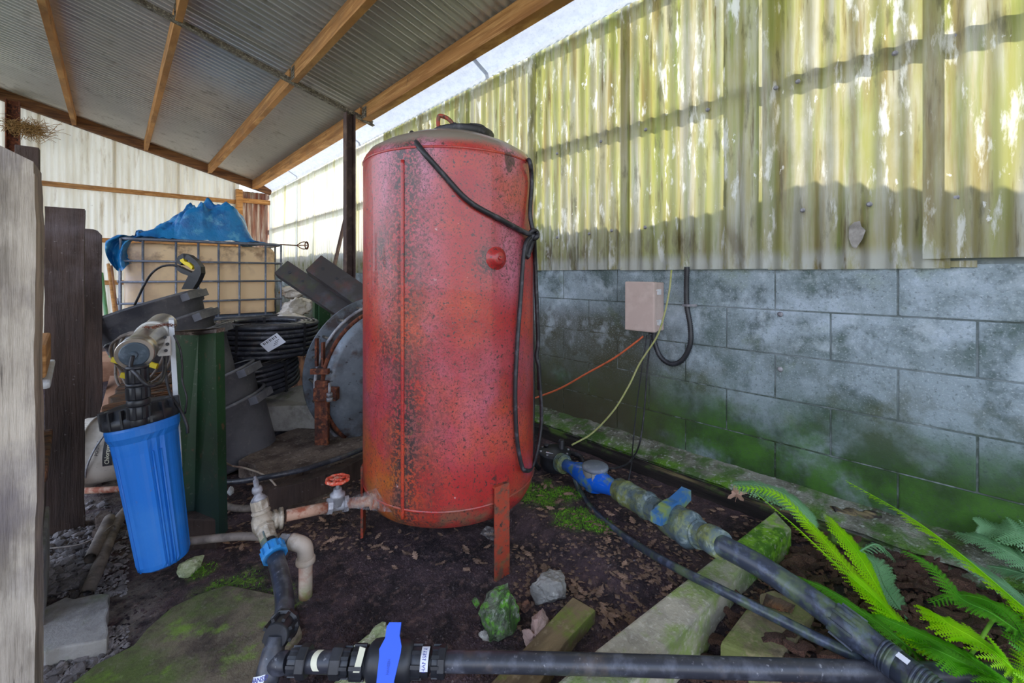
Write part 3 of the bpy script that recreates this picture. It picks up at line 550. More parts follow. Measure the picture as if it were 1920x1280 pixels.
mb.tube(ring, .0065, 8, cap=False); mb.lathe([(-.006, .013), (.006, .013)], wc, UP, 12)
for k in range(5):
    t = k*2*math.pi/5; mb.cyl(wc, wc+V((math.cos(t)*.034, math.sin(t)*.034, 0)), .005, n=6)
ob('handwheel', mb, M['redwheel'], valve)
mb = MB(); mb.cyl(a+D1*.05, b_, .019); rp = ob('rusty_pipe', mb, M['rustpipe'], label='rusty steel pipe between the brass tee and the gate valve', cat='pipe')
tp = TS(706, 938, -.01); mb = MB(); mb.cyl(vb+D2*.03, tp, .018); mb.lathe([(0, .028), (.02, .028)], tp-D2*.02, D2, 20); ob('tank_inlet_pipe', mb, M['rustpipe'], label='short rusty inlet pipe entering the lower left of the red tank', cat='pipe')
br = thing('brass_fitting', PD(492, 975, 1.45), 'limescaled brass check valve and tee with pressure plug at its top', 'fitting')
t0 = PD(480, 905, 1.46); t1 = PD(493, 978, 1.45); t2 = PD(517, 1045, 1.36); DD = (t1-t0).normalized(); DT = (t2-t1).normalized()
mb = MB(); mb.lathe([(-.022, .004), (-.01, .004), (-.01, .008), (.012, .008), (.012, .013), (.02, .016), (.03, .016), (.034, .012), (.04, .013), (.046, .019), (.056, .026)], t0, DD, 16); ob('top_plug', mb, M['galv'], br)
mb = MB(); mb.lathe([(.055, .027), (.085, .027)], t0, DD, 8, smooth=False); mb.lathe([(.085, .024), (.095, .030), (.105, .024)], t0, DD, 20); ob('hex_collar', mb, M['brass'], br)
mb = MB(); mb.lathe([(.1, .026), (.12, .034), (.145, .034), (.165, .027)], t0, DD, 24); mb.lathe([(0, .026), (.03, .026), (.03, .031), (.04, .031), (.042, .026), (.048, .026), (.048, .034), (.058, .034)], t1, D1, 24); ob('tee_body', mb, M['brass'], br)
mb = MB(); mb.lathe([(.018, .028), (.032, .030), (.034, .026), (.075, .025)], t1, DT, 8, smooth=False)
ob('lower_body', mb, M['brass'], br)
mb = MB(); q = t1+DT*.055; sidev = -FV; x_ = RV; R = Matrix((DT.cross(sidev).normalized(), sidev, DT)).transposed(); mb.box(q+sidev*.026, (.028, .008, .05), R, .003); ob('inspection_plate', mb, M['mossgrey'], br)
mb = MB(); mb.lathe([(.07, .018), (.10, .017)], t1, DT, 20); ob('threaded_nipple', mb, M['rubber'], br)
# grey hose and pvc elbow behind
p0 = PD(345, 1015, 1.52); p1 = PD(460, 1005, 1.52); p2 = PD(540, 1013, 1.44)
mb = MB(); mb.tube(spline([PD(300, 1018, 1.53), p0, p1, p2], 8), .0135, 12); ob('grey_hose', mb, M['greypvc'], label='dusty grey hose running from the green post to the white elbow', cat='hose')
el = thing('pvc_elbow', G(574, 1120, 0), 'dusty white plastic elbow pipe going down into the soil', 'pipe')
pe = PD(573, 1022, 1.425); pg = G(574, 1122, -.02); pg = V((pe.x, pe.y, -.02)); Dn = V((0, 0, -1)); Dh = (pe-p2).normalized()
arc = spline([p2+Dh*.012, pe-Dh*.024, pe-Dh*.005+Dn*.006, pe+Dn*.028, pe+Dn*.058], 8)
mb = MB(); mb.tube(arc, .025, 20); mb.lathe([(0, .026), (.004, .030), (.018, .030), (.02, .026)], arc[-1]-Dn*.02, Dn, 20); ob('elbow', mb, M['pvc'], el)
mb = MB(); mb.cyl(pe+Dn*.05, pg, .021, n=20); ob('riser', mb, M['pvc'], el)
mb = MB(); mb.lathe([(-.02, .018), (0, .018), (0, .021), (.012, .021), (.014, .016)], p2-Dh*.005, Dh, 8, smooth=False); ob('union_nut', mb, M['galv'], el)
# blue nut and short poly pipe down to the tee
def nutribs(name, A, D, L_, r, n, m, par, taper=.85, **k):
    mb = MB(); mb.lathe([(0, r*.86), (L_*.15, r*.9), (L_*.85, r*taper), (L_, r*taper*.95)], A, D, 24)
    D = V(D).normalized(); mb.ribs(A, D, L_*.05, L_*.8, r*.8, r*1.06, n, r*.22)
    mb.lathe([(0, r*1.1), (L_*.22, r*1.12), (L_*.26, r*.9)], A, D, 10, smooth=False); return ob(name, mb, m, par, **k)
sp = thing('standpipe', PD(525, 1110, 1.25), 'short curved black poly pipe with blue nut linking brass fitting to the tee', 'pipe')
q0 = t1+DT*.098; teeC = PD(522, 1226, 1.012); tT = PD(519, 1190, 1.05)
pp = spline([q0, q0+DT*.05, PD(526, 1080, 1.265), PD(534, 1130, 1.17), PD(527, 1175, 1.08), tT], 10)
mb = MB(); mb.tube(pp, .0245, 20, rf=lambda t: .0255-.003*t); ob('pipe_body', mb, M['pipe'], sp)
nutribs('blue_nut', q0+DT*.04, -DT, .045, .034, 10, M['bluenut'], sp)
Dd = (tT-pp[-6]).normalized(); nutribs('ribbed_nut', tT-Dd*.045, Dd, .055, .034, 8, M['black'], sp)
# the tee
PL = PD(560, 1237, 1.10); PR = PD(1915, 1266, 1.10); DP = RV
KB = .92
def BP(px, py): return PD(px, py, 1.012)
tee = thing('pipe_tee', BP(522, 1226), 'black plastic tee fitting at the bottom left with white maker label', 'fitting')
TL = BP(500, 1275); DTE = (TL-tT).normalized()
mb = MB(); mb.lathe([(.0, .019), (.018, .020), (.026, .0245), (.068, .0265), (.09, .0265), (.10, .022), (.14, .021)], tT, DTE, 24); c0 = tT+DTE*.055
mb.lathe([(0, .024), (.032, .024), (.05, .022)], c0, (BP(575, 1237)-c0), 24); mb.lathe([(.086, .028), (.09, .028)], tT, DTE, 24)
for k in range(5): mb.lathe([(.108+k*.006, .0225), (.111+k*.006, .0238)], tT, DTE, 20)
ob('tee_body', mb, M['pipe'], tee)
ydir = -DTE; fr = (-FV+UP*.45); fr = (fr-ydir*fr.dot(ydir)).normalized(); xr = ydir.cross(fr)*-1
if xr.dot(RV) < 0: xr = -xr
def wrap(A, X, Y, N, r, tilt=0.0):
    def fn(u, v):
        u, v = u*math.cos(tilt)-v*math.sin(tilt), u*math.sin(tilt)+v*math.cos(tilt)
        return A+Y*v+(X*math.sin(u/r)+N*math.cos(u/r))*r
    return fn
def labelpatch(fn, w, h, name, m, par, **k):
    mb = MB(); mb.grid(lambda u, v: fn((u-.5)*w, (v-.5)*h), 10, 2); return ob(name, mb, m, par, **k)
wf = wrap(c0+DTE*.02-xr*.004, xr, ydir, fr, .0275, .25); labelpatch(wf, .046, .014, 'label', M['white'], tee, label='white label with navy lettering')
bent_text('HANSEN', .0125, wrap(c0+DTE*.02-xr*.004, xr, ydir, fr, .0283, .25), 'lettering', M['navy'], tee)
# couplings between tee and valve
YN = (-FV+UP*.75).normalized(); YN2 = UP*1.0-FV*0
def ringfit(name, px0, px1, py, r, m, par, prof=None, nrib=0, hexn=24):
    r = r*KB; A = BP(px0, py); B = BP(px1, py+ (px1-px0)*.012); D = (B-A).normalized(); L_ = (B-A).length
    mb = MB(); mb.lathe([(t*L_, q*r) for t, q in (prof or [(0, .95), (.1, 1), (.9, 1), (1, .95)])], A, D, hexn, smooth=hexn > 12)
    if nrib: mb.ribs(A, D, L_*.02, L_*.98, r*.8, r*1.12, nrib, r*.25)
    return ob(name, mb, m, par)
cp = thing('pipe_coupling', BP(600, 1240), 'black ribbed compression couplings with cream tag between the tee and valve', 'fitting')
ringfit('ribbed_nut', 545, 572, 1239, .0275, M['black'], cp, nrib=10); ringfit('hex_ring', 562, 579, 1239, .036, M['black'], cp, hexn=8)
ringfit('pipe_sleeve', 572, 632, 1240, .024, M['pipe'], cp); ringfit('hex_ring', 624, 644, 1240, .036, M['black'], cp, hexn=8); ringfit('ribbed_nut', 640, 658, 1241, .029, M['black'], cp, nrib=10)
Dp = RV; Np = (-FV*.62+UP*.78).normalized(); Yp = Np.cross(Dp)
wt = wrap(BP(594, 1240), Yp, Dp, Np, .0227, 0)
mb = MB(); mb.grid(lambda u, v: wt((u-.5)*.045, (v-.5)*.014+.008*((u-.5)*2)**2), 10, 2); ob('paper_tag', mb, M['tagpaper'], cp, label='cream paper tag')
bv = thing('ball_valve', BP(735, 1238), 'large black ball valve with upright bright blue handle at the bottom', 'valve')
ringfit('union_nut', 662, 686, 1241, .034, M['black'], bv, nrib=8); ringfit('union_neck', 684, 700, 1241, .029, M['black'], bv)
ringfit('valve_body', 688, 776, 1240, .050, M['black'], bv, prof=[(0, .55), (.06, .78), (.14, .93), (.3, .97), (.32, 1.0), (.62, 1.0), (.64, .96), (.86, .92), (.96, .8), (1, .6)], hexn=40)
ringfit('union_neck', 774, 792, 1239, .033, M['black'], bv, nrib=8); ringfit('union_nut', 788, 806, 1239, .032, M['black'], bv)
ringfit('thread', 804, 812, 1239, .022, M['black'], bv)
A = BP(741, 1239); sd_ = RV; hn = UP
# handle: long T bar running away from the camera over the body, pitched up
hb = V((A.x, A.y, A.z))
fro = (-FV*.80+UP*.62).normalized(); upv = (UP*.86+FV*.52).normalized(); upv = (upv-fro*upv.dot(fro)).normalized()
def HP(u, v, w): return hb+(RV*u*1.35+upv*v*1.05+fro*w)*KB
def handle(par, mt):
    mb = MB(); out = [(-.020, -.062), (-.018, -.05), (-.020, .012), (-.022, .025), (-.014, .045), (-.014, .066), (-.010, .074), (.012, .074), (.012, .05), (.018, .030), (.018, .018), (.012, -.03), (.014, -.062)]
    n = len(out); a = [HP(u, v, .066) for u, v in out]; bt = [HP(u*.9, v*.99, .050) for u, v in out]
    mb.add(a+bt, [tuple(range(n)), tuple(reversed(range(n, 2*n)))]+[(i, i+n, (i+1) % n+n, (i+1) % n) for i in range(n)])
    mb.box(HP(0, .0, .052), (.022, .03, .02), Matrix((RV, upv, fro)).transposed(), .003)
    return ob('handle', mb, mt, par, label='bright blue bar handle')
handle(bv, M['blue'])
bent_text('HANSEN', .007, lambda u, v: HP(-.001-v, u-.006, .0672), 'lettering', mat('deep_blue', hx('#1a48b8'), rough=.4), bv)
wt2 = wrap(BP(799, 1239), Yp, Dp, Np, .0308, 0)
mb = MB(); mb.grid(lambda u, v: wt2((u-.5)*.05, (v-.5)*.018), 10, 2); ob('label', mb, M['white'], bv, label='white label with navy lettering')
bent_text('HANSEN', .012, lambda u, v: wt2(u-.004, -v), 'lettering', M['navy'], bv)
mb = MB(); tg = BP(676, 1226)-FV*.030+UP*.0; mb.prism([tg+RV*-.008+UP*-.02, tg+RV*.006+UP*-.022, tg+RV*.022+UP*.04, tg+RV*.009+UP*.044], 0, 0, -FV*.0008); ob('paper_tag', mb, M['tagpaper'], bv, label='cream paper tag standing up')
# long bottom pipe
lp = thing('poly_pipe', BP(1300, 1248), 'long black poly pipe running level across the bottom from the blue handled valve', 'pipe')
mb = MB(); mb.tube(spline([BP(812, 1239), BP(1000, 1242), BP(1300, 1250), BP(1640, 1259), BP(1960, 1267), BP(2500, 1290)], 10), .0213, 24); ob('pipe_body', mb, M['pipe'], lp)
ringfit('ribbed_nut', 811, 826, 1239, .030, M['black'], lp, nrib=10); ringfit('hex_ring', 822, 836, 1239, .0345, M['black'], lp, hexn=8)
# ---------------------------------------------------------------- meter line on the right
fl = thing('pump_regulator', G(1040, 868, .01), 'round black lidded valve body beside the tank at the head of the meter line', 'valve')
fc = PD(1040, 842, 2.30); fc.z = .045
mb = MB(); mb.lathe([(-.045, .055), (0, .068), (.02, .078), (.065, .082), (.07, .086), (.082, .086), (.084, .07), (.10, .05), (.104, 0)], fc, UP, 36); ob('housing', mb, M['black'], fl)
for k in range(8):
    a_ = k*math.pi/4+.2; mb = MB(); q = fc+V((math.cos(a_)*.075, math.sin(a_)*.075, .082)); mb.cyl(q, q+UP*.007, .006, n=6); ob('bolt', mb, M['galv'], fl)
mb = MB(); q = fc+RV*.035-FV*.01+UP*.09; mb.lathe([(0, .019), (.006, .016), (.05, .015), (.056, .013)], q, UP, 16); ob('solenoid', mb, M['rubber'], fl)
mb = MB(); q = fc-RV*.045+FV*.01+UP*.085; mb.lathe([(0, .010), (.02, .009), (.022, .013), (.03, .013)], q, UP, 8); ob('bleed_plug', mb, M['rubber'], fl)
q = fc-RV*.03-FV*.045+UP*.0925; mb = MB(); mb.box(q, (.038, .016, .002), Matrix.Rotation(-AZ-.3, 3, 'Z')); lb = ob('sticker', mb, M['white'], fl, label='white sticker with red print')
mb = MB(); mb.box(q+UP*.0015, (.028, .004, .001), Matrix.Rotation(-AZ-.3, 3, 'Z')); ob('sticker_print', mb, M['redprint'], fl)
mb = MB(); mb.tube(spline([fc+V((.07, -.0, .01)), fc+V((.13, .02, .03)), fc+V((.15, -.06, .02)), fc+V((.10, -.1, -.03))], 8), .013, 10); ob('hose_tail', mb, M['rubber'], fl)
m0 = PD(1062, 872, 2.17); m1 = PD(1172, 925, 1.82); DM = (m1-m0).normalized(); ML = (m1-m0).length
mt = thing('water_meter', (m0+m1)/2, 'bright blue water meter body with round grey cap', 'meter')
mb = MB(); mb.lathe([(-.055, .040), (-.03, .042), (-.03, .036), (0, .036)], m0, DM, 24); 
for k in range(4): mb.lathe([(-.052+k*.011, .046), (-.048+k*.011, .046)], m0, DM, 24)
ob('inlet_union', mb, M['mossgrey'], mt)
mb = MB(); mb.lathe([(-.01, .030), (.06, .033), (.11, .045), (.16, .055), (.21, .055), (.27, .045), (.33, .034), (ML, .032)], m0, DM, 28)
mc = PD(1116, 903, 1.99); mb.lathe([(-.03, .05), (.03, .047)], mc, UP, 24); ob('meter_body', mb, M['meterblue'], mt)
mb = MB(); mb.lathe([(.025, .054), (.03, .056), (.055, .056), (.06, .054)], mc, UP, 28); mb.box(mc-FV*.056-RV*.02+UP*.045, (.012, .008, .03), Matrix.Rotation(-AZ, 3, 'Z')); ob('meter_collar', mb, mat('collar_grey', hx('#8a8a86'), rough=.6), mt)
mb = MB(); mb.lathe([(.06, .058), (.066, .060), (.074, .059), (.079, .052), (.080, .0)], mc, UP, 32); ob('cap', mb, M['greycap'], mt)
# coupling + valve + adaptors (line continues)
def seg(name, pxa, pya, da, pxb, pyb, db, prof, m, par, n=24, **k):
    A = PD(pxa, pya, da); B = PD(pxb, pyb, db); D = B-A; L_ = D.length
    mb = MB(); mb.lathe([(t*L_, r) for t, r in prof], A, D, n, smooth=n > 12); return ob(name, mb, m, par, **k)
cpl = thing('mossy_coupling', PD(1190, 938, 1.75), 'green algae stained ribbed coupling between the blue meter and the valve', 'fitting')
seg('sleeve', 1158, 916, 1.85, 1222, 952, 1.67, [(0, .042), (.03, .046), (.22, .047), (.25, .051), (.3, .051), (.32, .048), (.8, .048), (.84, .052), (.92, .052), (1, .044)], M['mossgrey'], cpl)
seg('hex_nut', 1216, 949, 1.69, 1240, 962, 1.62, [(0, .046), (1, .046)], M['mossgrey'], cpl, n=8)
seg('threaded_end', 1232, 957, 1.64, 1250, 967, 1.60, [(0, .038), (1, .038)], M['mossgrey'], cpl)
v2 = thing('mossy_ball_valve', PD(1270, 970, 1.56), 'algae stained grey ball valve with slanting mossy blue handle', 'valve')
seg('valve_body', 1240, 962, 1.61, 1306, 1000, 1.45, [(0, .036), (.12, .042), (.2, .054), (.45, .058), (.7, .055), (.74, .060), (.86, .060), (.95, .048), (1, .042)], M['mossgrey'], v2, n=28)
hb = PD(1262, 957, 1.555); AX = (PD(1306, 1000, 1.45)-PD(1240, 962, 1.61)).normalized()
hA = PD(1229, 972, 1.49); hB = PD(1287, 932, 1.62)
hd = (hB-hA).normalized(); hu = (UP-hd*hd.z).normalized(); hs = hd.cross(hu)
mb = MB(); L_ = (hB-hA).length; out = [(0, -.018), (0, .018), (.025, .019), (.055, .026), (.09, .026), (.12, .022), (L_-.02, .030), (L_, .034), (L_, -.004), (L_-.03, -.010), (.10, -.026), (.06, -.028)]
n = len(out); w = .019
a = [hA+hd*t+hu*z-hs*w for t, z in out]; bt = [hA+hd*t+hu*z+hs*w for t, z in out]
mb.add(a+bt, [tuple(range(n)), tuple(reversed(range(n, 2*n)))]+[(i, i+n, (i+1) % n+n, (i+1) % n) for i in range(n)])
mid = (hA+hB)/2; mb.cyl(mid-hu*.07, mid, .02); ob('handle', mb, M['mossblue'], v2, label='algae covered blue bar handle')
seg('union_nut', 1302, 997, 1.47, 1330, 1010, 1.40, [(0, .044), (.4, .046), (.45, .040), (.8, .038), (1, .038)], M['mossgrey'], v2, n=12)
bp = thing('large_poly_pipe', PD(1500, 1110, 1.2), 'thick black poly pipe sloping down right from the mossy valve past the ferns', 'pipe')
seg('end_sleeve', 1322, 1004, 1.42, 1354, 1022, 1.345, [(0, .034), (.2, .042), (.6, .044), (1, .042)], M['mossgrey'], bp, n=24, label='whitish algae stained sleeve')
pts = [PD(1345, 1018, 1.36), PD(1420, 1058, 1.27), PD(1500, 1110, 1.18), PD(1560, 1153, 1.11), PD(1600, 1183, 1.07)]
mb = MB(); mb.tube(spline(pts, 8), .0315, 24); ob('pipe_body', mb, M['pipemoss'], bp)
A = pts[-1]; E = PD(1790, 1330, .90); D = (E-A).normalized()
mb = MB(); A2 = A-D*.045; mb.lathe([(0, .033), (.01, .037), (.06, .038), (.075, .034), (.12, .033), (.125, .036), (.135, .0345)], A2, D, 28)
mb.ribs(A2, D, .005, .06, .03, .041, 10, .006)
for k in range(3): mb.lathe([(.105+k*.007, .035), (.109+k*.007, .036), (.110+k*.007, .034)], A2, D, 28)
mb.lathe([(.13, .034), (.20, .033), (.205, .031)], A2, D, 28)
for k in range(6): mb.lathe([(.165+k*.008, .034), (.169+k*.008, .0355), (.171+k*.008, .034)], A2, D, 28)
mb.lathe([(.2, .030), (.5, .030)], A2, D, 28); ob('reducer', mb, M['pipemoss'], bp, label='ribbed black reducer')
q = PD(1667, 1223, .945); 
nl = (-FV*.6+UP*.8); nl = (nl-D*nl.dot(D)).normalized(); mb = MB(); cen = A2+D*.145; mb.box(cen+nl*.034, (.022, .014, .001), Matrix((D, nl.cross(D), nl)).transposed()); ob('label', mb, M['white'], bp, label='small white rectangular sticker')
# thinner pipe under
mb = MB(); mb.tube(spline([PD(1078, 895, 2.1), G(1090, 925, .03), G(1120, 965, .035), G(1180, 1012, .05), G(1260, 1060, .12), G(1350, 1105, .152), G(1440, 1150, .15), G(1520, 1190, .14), PD(1600, 1228, 1.06), PD(1660, 1258, 1.06)], 8), .0135, 16)
ob('thin_poly_pipe', mb, M['pipemoss'], label='thinner black pipe curving from the meter over the concrete kerb', cat='pipe')
mb = MB(); mb.tube(spline([G(1100, 905, .06), G(1112, 940, .01), G(1130, 965, .01), G(1160, 985, .0), G(1230, 1015, .0), G(1300, 1042, .02)], 8), .0035, 8); ob('thin_cable', mb, M['rubber'], label='thin black cable lying on the soil beside the curving pipe', cat='cable')
# ---------------------------------------------------------------- junction box, conduit and cables on the wall
jb = thing('junction_box', (2.16, 1.27, .75), 'beige plastic electrical box fixed to the block wall', 'box')
WX = 2.214
mb = MB(); mb.box((2.172, 1.272, .888), (.085, .172, .262), bev=.008); ob('base', mb, M['beige'], jb)
mb = MB(); mb.box((2.118, 1.272, .888), (.034, .180, .270), bev=.008); ob('lid', mb, M['beige'], jb)
for z in (.968, .805):
    mb = MB(); mb.box((2.148, 1.181, z), (.030, .012, .030), bev=.002); mb.box((2.130, 1.181, z+.010), (.012, .010, .006)); ob('latch', mb, M['whiteboard'], jb)
mb = MB(); mb.cyl((2.165, 1.235, .757), (2.165, 1.235, .74), .016); ob('gland', mb, M['rubber'], jb)
cdt = thing('wall_conduit', (2.19, 1.1, .7), 'thick black corrugated conduit looping under the sheets beside the beige box', 'conduit')
cp_ = [XP(1288, 500, 2.185), XP(1287, 540, 2.19), XP(1288, 575, 2.19), XP(1294, 610, 2.188), XP(1294, 645, 2.185), XP(1280, 674, 2.18), XP(1258, 682, 2.175), XP(1238, 668, 2.17), XP(1227, 640, 2.165), XP(1226, 622, 2.165)]
ridged(cp_, .0145, M['black'], 'conduit_run', cdt, pitch=.008)
p = XP(1289, 572, 2.19); mb = MB(); mb.box(p+V((-.004, 0, 0)), (.034, .038, .012), bev=.002); mb.box(p+V((.012, -.03, 0)), (.01, .025, .012)); ob('saddle_clip', mb, M['galv'], cdt)
def cable(name, pts, r, m, label, cat='cable', **k):
    mb = MB(); mb.tube(spline(pts, 8), r, 8); return ob(name, mb, m, label=label, cat=cat, **k)
cable('yellow_cable', [XP(1259, 506, 2.14), XP(1255, 545, 2.11), XP(1245, 592, 2.085), XP(1231, 632, 2.075), XP(1200, 680, 2.05), XP(1178, 725, 2.0), XP(1150, 770, 1.95), XP(1110, 812, 1.9), PD(1072, 834, 2.3)], .0048, M['yellowcable'], 'pale yellow-green cable drooping from the sheet edge to the black valve body')
cable('orange_cable', [XP(1206, 630, 2.165), XP(1190, 643, 2.14), XP(1150, 672, 2.1), XP(1100, 700, 2.06), XP(1050, 728, 2.02), XP(1003, 746, 1.97), PD(985, 752, 2.55)], .0058, M['orange'], 'orange cable running from the beige box to behind the red tank')
cable('black_cable', [XP(1213, 628, 2.165), XP(1205, 680, 2.15), XP(1194, 760, 2.13), XP(1187, 830, 2.08), PD(1184, 870, 2.12), PD(1178, 902, 2.07)], .0035, M['rubber'], 'thinner left black cable hanging below the beige box')
cable('black_cable', [XP(1221, 628, 2.165), XP(1214, 690, 2.15), XP(1207, 780, 2.12), XP(1198, 835, 2.06), PD(1180, 866, 2.1), PD(1155, 877, 2.02), PD(1140, 878, 1.98)], .0045, M['rubber'], 'right black cable curving from the beige box to the blue meter')
for (px, py) in ((1463, 589), (1463, 692)):
    p = XP(px, py, 2.212); mb = MB(); mb.lathe([(0, .012), (.005, .011), (.006, .004)], p, (-1, 0, 0), 12); ob('wall_plug', mb, M['galv'], wallr)
# edging timber along the ledge
mb = MB(); mb.grid(lambda u, v: V((2.012+.014*(1-u)+.006*nz(v*40, u*3, 2), .25+8.6*v, -.02+.118*u+.010*nz(v*30, 5)*u)), 6, 220); mb.prism([(1.995, .25, .085), (2.03, .25, .095), (2.03, 8.85, .095), (1.995, 8.85, .085)], 0, 0, (0, 0, -.11))
ob('edging_board', mb, M['edging'], label='black rotting edging board along the foot of the mossy ledge', cat='board')
# ---------------------------------------------------------------- concrete kerb, pavers, planks, rocks
def slab(name, pts, h, m, label, cat, bev=.006, z=None, jag=0, seed=1, **k):
    top = [V(p) for p in pts]
    if jag:
        rg = random.Random(seed); o2 = []
        for a, b_ in zip(top, top[1:]+top[:1]):
            n = max(2, int((b_-a).length/jag))
            for i in range(n):
                q = a.lerp(b_, i/n); o2.append(q+V((rg.uniform(-1, 1), rg.uniform(-1, 1), 0))*jag*.28)
        top = o2
    bm = bmesh.new(); vs = [bm.verts.new(p) for p in top]; f = bm.faces.new(vs); r = bmesh.ops.extrude_face_region(bm, geom=[f])
    bmesh.ops.translate(bm, verts=[e for e in r['geom'] if isinstance(e, bmesh.types.BMVert)], vec=(0, 0, -h))
    bmesh.ops.bevel(bm, geom=bm.edges[:], offset=bev, segments=2, affect='EDGES', profile=.6); bm.verts.index_update()
    mb = MB(); mb.add([q.co for q in bm.verts], [[q.index for q in f.verts] for f in bm.faces]); bm.free()
    return ob(name, mb, m, label=label, cat=cat, **k)
kb = [G(1452, 955, .12), G(1493, 992, .12), G(1228, 1238, .12), G(1085, 1300, .12)]
kd = (kb[3]-kb[0]).normalized()
K0, K1 = V((1.95, .60, .12)), V((1.86, .45, .12))
kq = [V((1.95, .585, .12)), V((1.94, .455, .12)), V((.55, .50, .12)), V((.55, .635, .12))]
def KG(pts, z): return [G(x, y, z) for x, y in pts]
slab('concrete_kerb', KG([(1453, 957), (1484, 990), (1414, 1042), (1228, 1236), (1080, 1400), (900, 1400), (1120, 1215)], .12), .14, M['kerb'], 'long concrete kerb with a mossy end lying under the black pipes', 'kerb', bev=.008)
slab('notched_paver', KG([(1349, 1204), (1400, 1138), (1440, 1150), (1512, 1172), (1464, 1236), (1400, 1222)], .085), .09, M['paver'], 'larger mossy paver lying beside the kerb under the thin black pipe', 'paver', bev=.01)
slab('paver_piece', KG([(1424, 1112), (1450, 1104), (1492, 1126), (1528, 1152), (1508, 1168), (1436, 1146)], .10), .10, M['paver'], 'smaller broken paver with crumbled brown top behind the larger mossy one', 'paver', bev=.008)
mb = MB(); mb.grid(lambda u, v: G(1437+55*u-8*v, 1112+22*u+22*v*(1-.3*u), .105+.006*nz(u*9, v*5, 1)), 10, 8); mb.rock(G(1462, 1132, .10), (.045, .028, .012), 5, 2); ob('crumbled_bark', mb, M['ply'], label='crumbling light brown bark piece on the smaller broken paver', cat='bark')
slab('mossy_plank', KG([(1074, 1118), (1117, 1143), (1058, 1205), (1000, 1300), (900, 1300), (985, 1212)], .045), .05, M['plank'], 'flat mossy timber plank lying between the rocks and the kerb', 'plank', bev=.004)
def rock(name, px, py, z, size, seed, m, label, rot=0, sub=4, **k):
    p = G(px, py, z); mb = MB(); mb.rock(p, size, seed, sub, .6, rot=rot, flat=True); return ob(name, mb, m, label=label, cat='rock', **k)
rock('mossy_rock', 934, 1150, .05, (.088, .075, .075), 3, M['mossstone'], 'green mossy rock, left one of the rocks in front of the tank leg', .4)
rock('grey_rock', 1028, 1100, .04, (.075, .065, .062), 8, M['stone'], 'pale grey pointed rock right of the tank leg', .2)
rock('flat_rock', 1010, 1168, .04, (.055, .032, .030), 11, M['pinkstone'], 'flat pinkish rock resting against the mossy plank', .5)
rock('flat_rock', 994, 1196, .02, (.022, .03, .025), 13, M['pinkstone'], 'small pink stone chip under the flat pinkish rock')
rock('dark_pebble', 909, 1190, .02, (.018, .020, .02), 14, M['stone'], 'small grey pebble left of the mossy rock')
rock('dark_pebble', 893, 1128, .03, (.014, .018, .016), 15, M['mossstone'], 'small green pebble touching the upper left of the mossy rock')
rock('brown_stone', 985, 1136, .02, (.025, .02, .016), 16, M['bark'], 'small dark brown stone between the mossy and grey rocks')
rock('lichen_rock', 690, 1222, .03, (.075, .06, .05), 21, M['lichenstone'], 'lichen covered rock just behind the black ball valve', .3)
rock('lichen_rock', 648, 1290, .02, (.09, .05, .045), 22, M['lichenstone'], 'pale rock under the couplings at the bottom edge')
rock('white_pebble', 432, 922, .02, (.02, .02, .028), 23, M['whiteboard'], 'small white pebble right of the green post')
rock('grey_rock', 355, 1066, .02, (.055, .04, .03), 24, M['lichenstone'], 'low mossy stone at the foot of the green post', .3)
# foreground slabs
slab('floor_slab', [G(330, 1135, .022), G(420, 1092, .02), G(520, 1108, .02), G(560, 1180, .02), G(500, 1300, .02), G(120, 1300, .02)], .05, M['slab_moss'], 'flat moss stained concrete slab sunk in the soil at bottom left', 'slab', bev=.004, jag=.07, seed=3)
slab('broken_slab', [G(62, 1150, .05), G(120, 1122, .05), G(200, 1112, .05), G(207, 1150, .05), G(195, 1196, .05), G(120, 1212, .05), G(62, 1222, .05)], .045, M['conc'], 'broken pale concrete piece lying on the gravel beside the weathered post', 'slab', bev=.005, jag=.035, seed=5)
# dead leaf protos
def leafmesh(nm, m, L=1.0, lob=.35, seed=0):
    rg = random.Random(seed); mb = MB(); n = 9; vs = []; fs = []
    for i in range(n+1):
        t = i/n; w = (.30*math.sin(math.pi*min(1, t*1.02))**.7*(1-lob*(i % 2))+.01); zc = .12*math.sin(t*3+seed)
        for s in (-1, 0, 1): vs.append(V(((t-.5)*L, s*w*L, L*(zc+abs(s)*.10*math.sin(2+seed+t*4)))))
    for i in range(n):
        for j in range(2): fs.append((i*3+j, (i+1)*3+j, (i+1)*3+j+1, i*3+j+1))
    mb.add(vs, fs); mb.tube([V((-.5*L, 0, 0)), V((-.68*L, .03*L, .02*L))], .012*L, 4); return proto('leaf', mb, m)
leafs = [leafmesh('leaf', M['leafdry'], 1, .45, s) for s in range(4)]
rg = random.Random(5)
def scatter_px(n, polys, fn):
    i = 0; tries = 0
    while i < n and tries < 40*n:
        tries += 1; x0, y0, x1, y1 = rg.choice(polys); px = rg.uniform(x0, x1); py = rg.uniform(y0, y1)
        if fn(px, py, i): i += 1
def blocked(p):
    if (p-V((TC.x, TC.y, p.z))).length < .36 and p.z > .2: return True
    return p.x > 2.0
def putleaf(px, py, i):
    p = G(px, py, 0); p.z = gz(p.x, p.y)+.008
    if p.x > 1.97 and p.y > .3: return False
    s = rg.uniform(.025, .05)
    pin(rg.choice(leafs), 'dead_leaf', p, None, (rg.uniform(-.35, .35), rg.uniform(-.3, .3), rg.uniform(0, 6.28)), (s, s, s), label='dry brown fallen leaf '+LGR, cat='leaf', group='fallen leaves '+LGR); return True
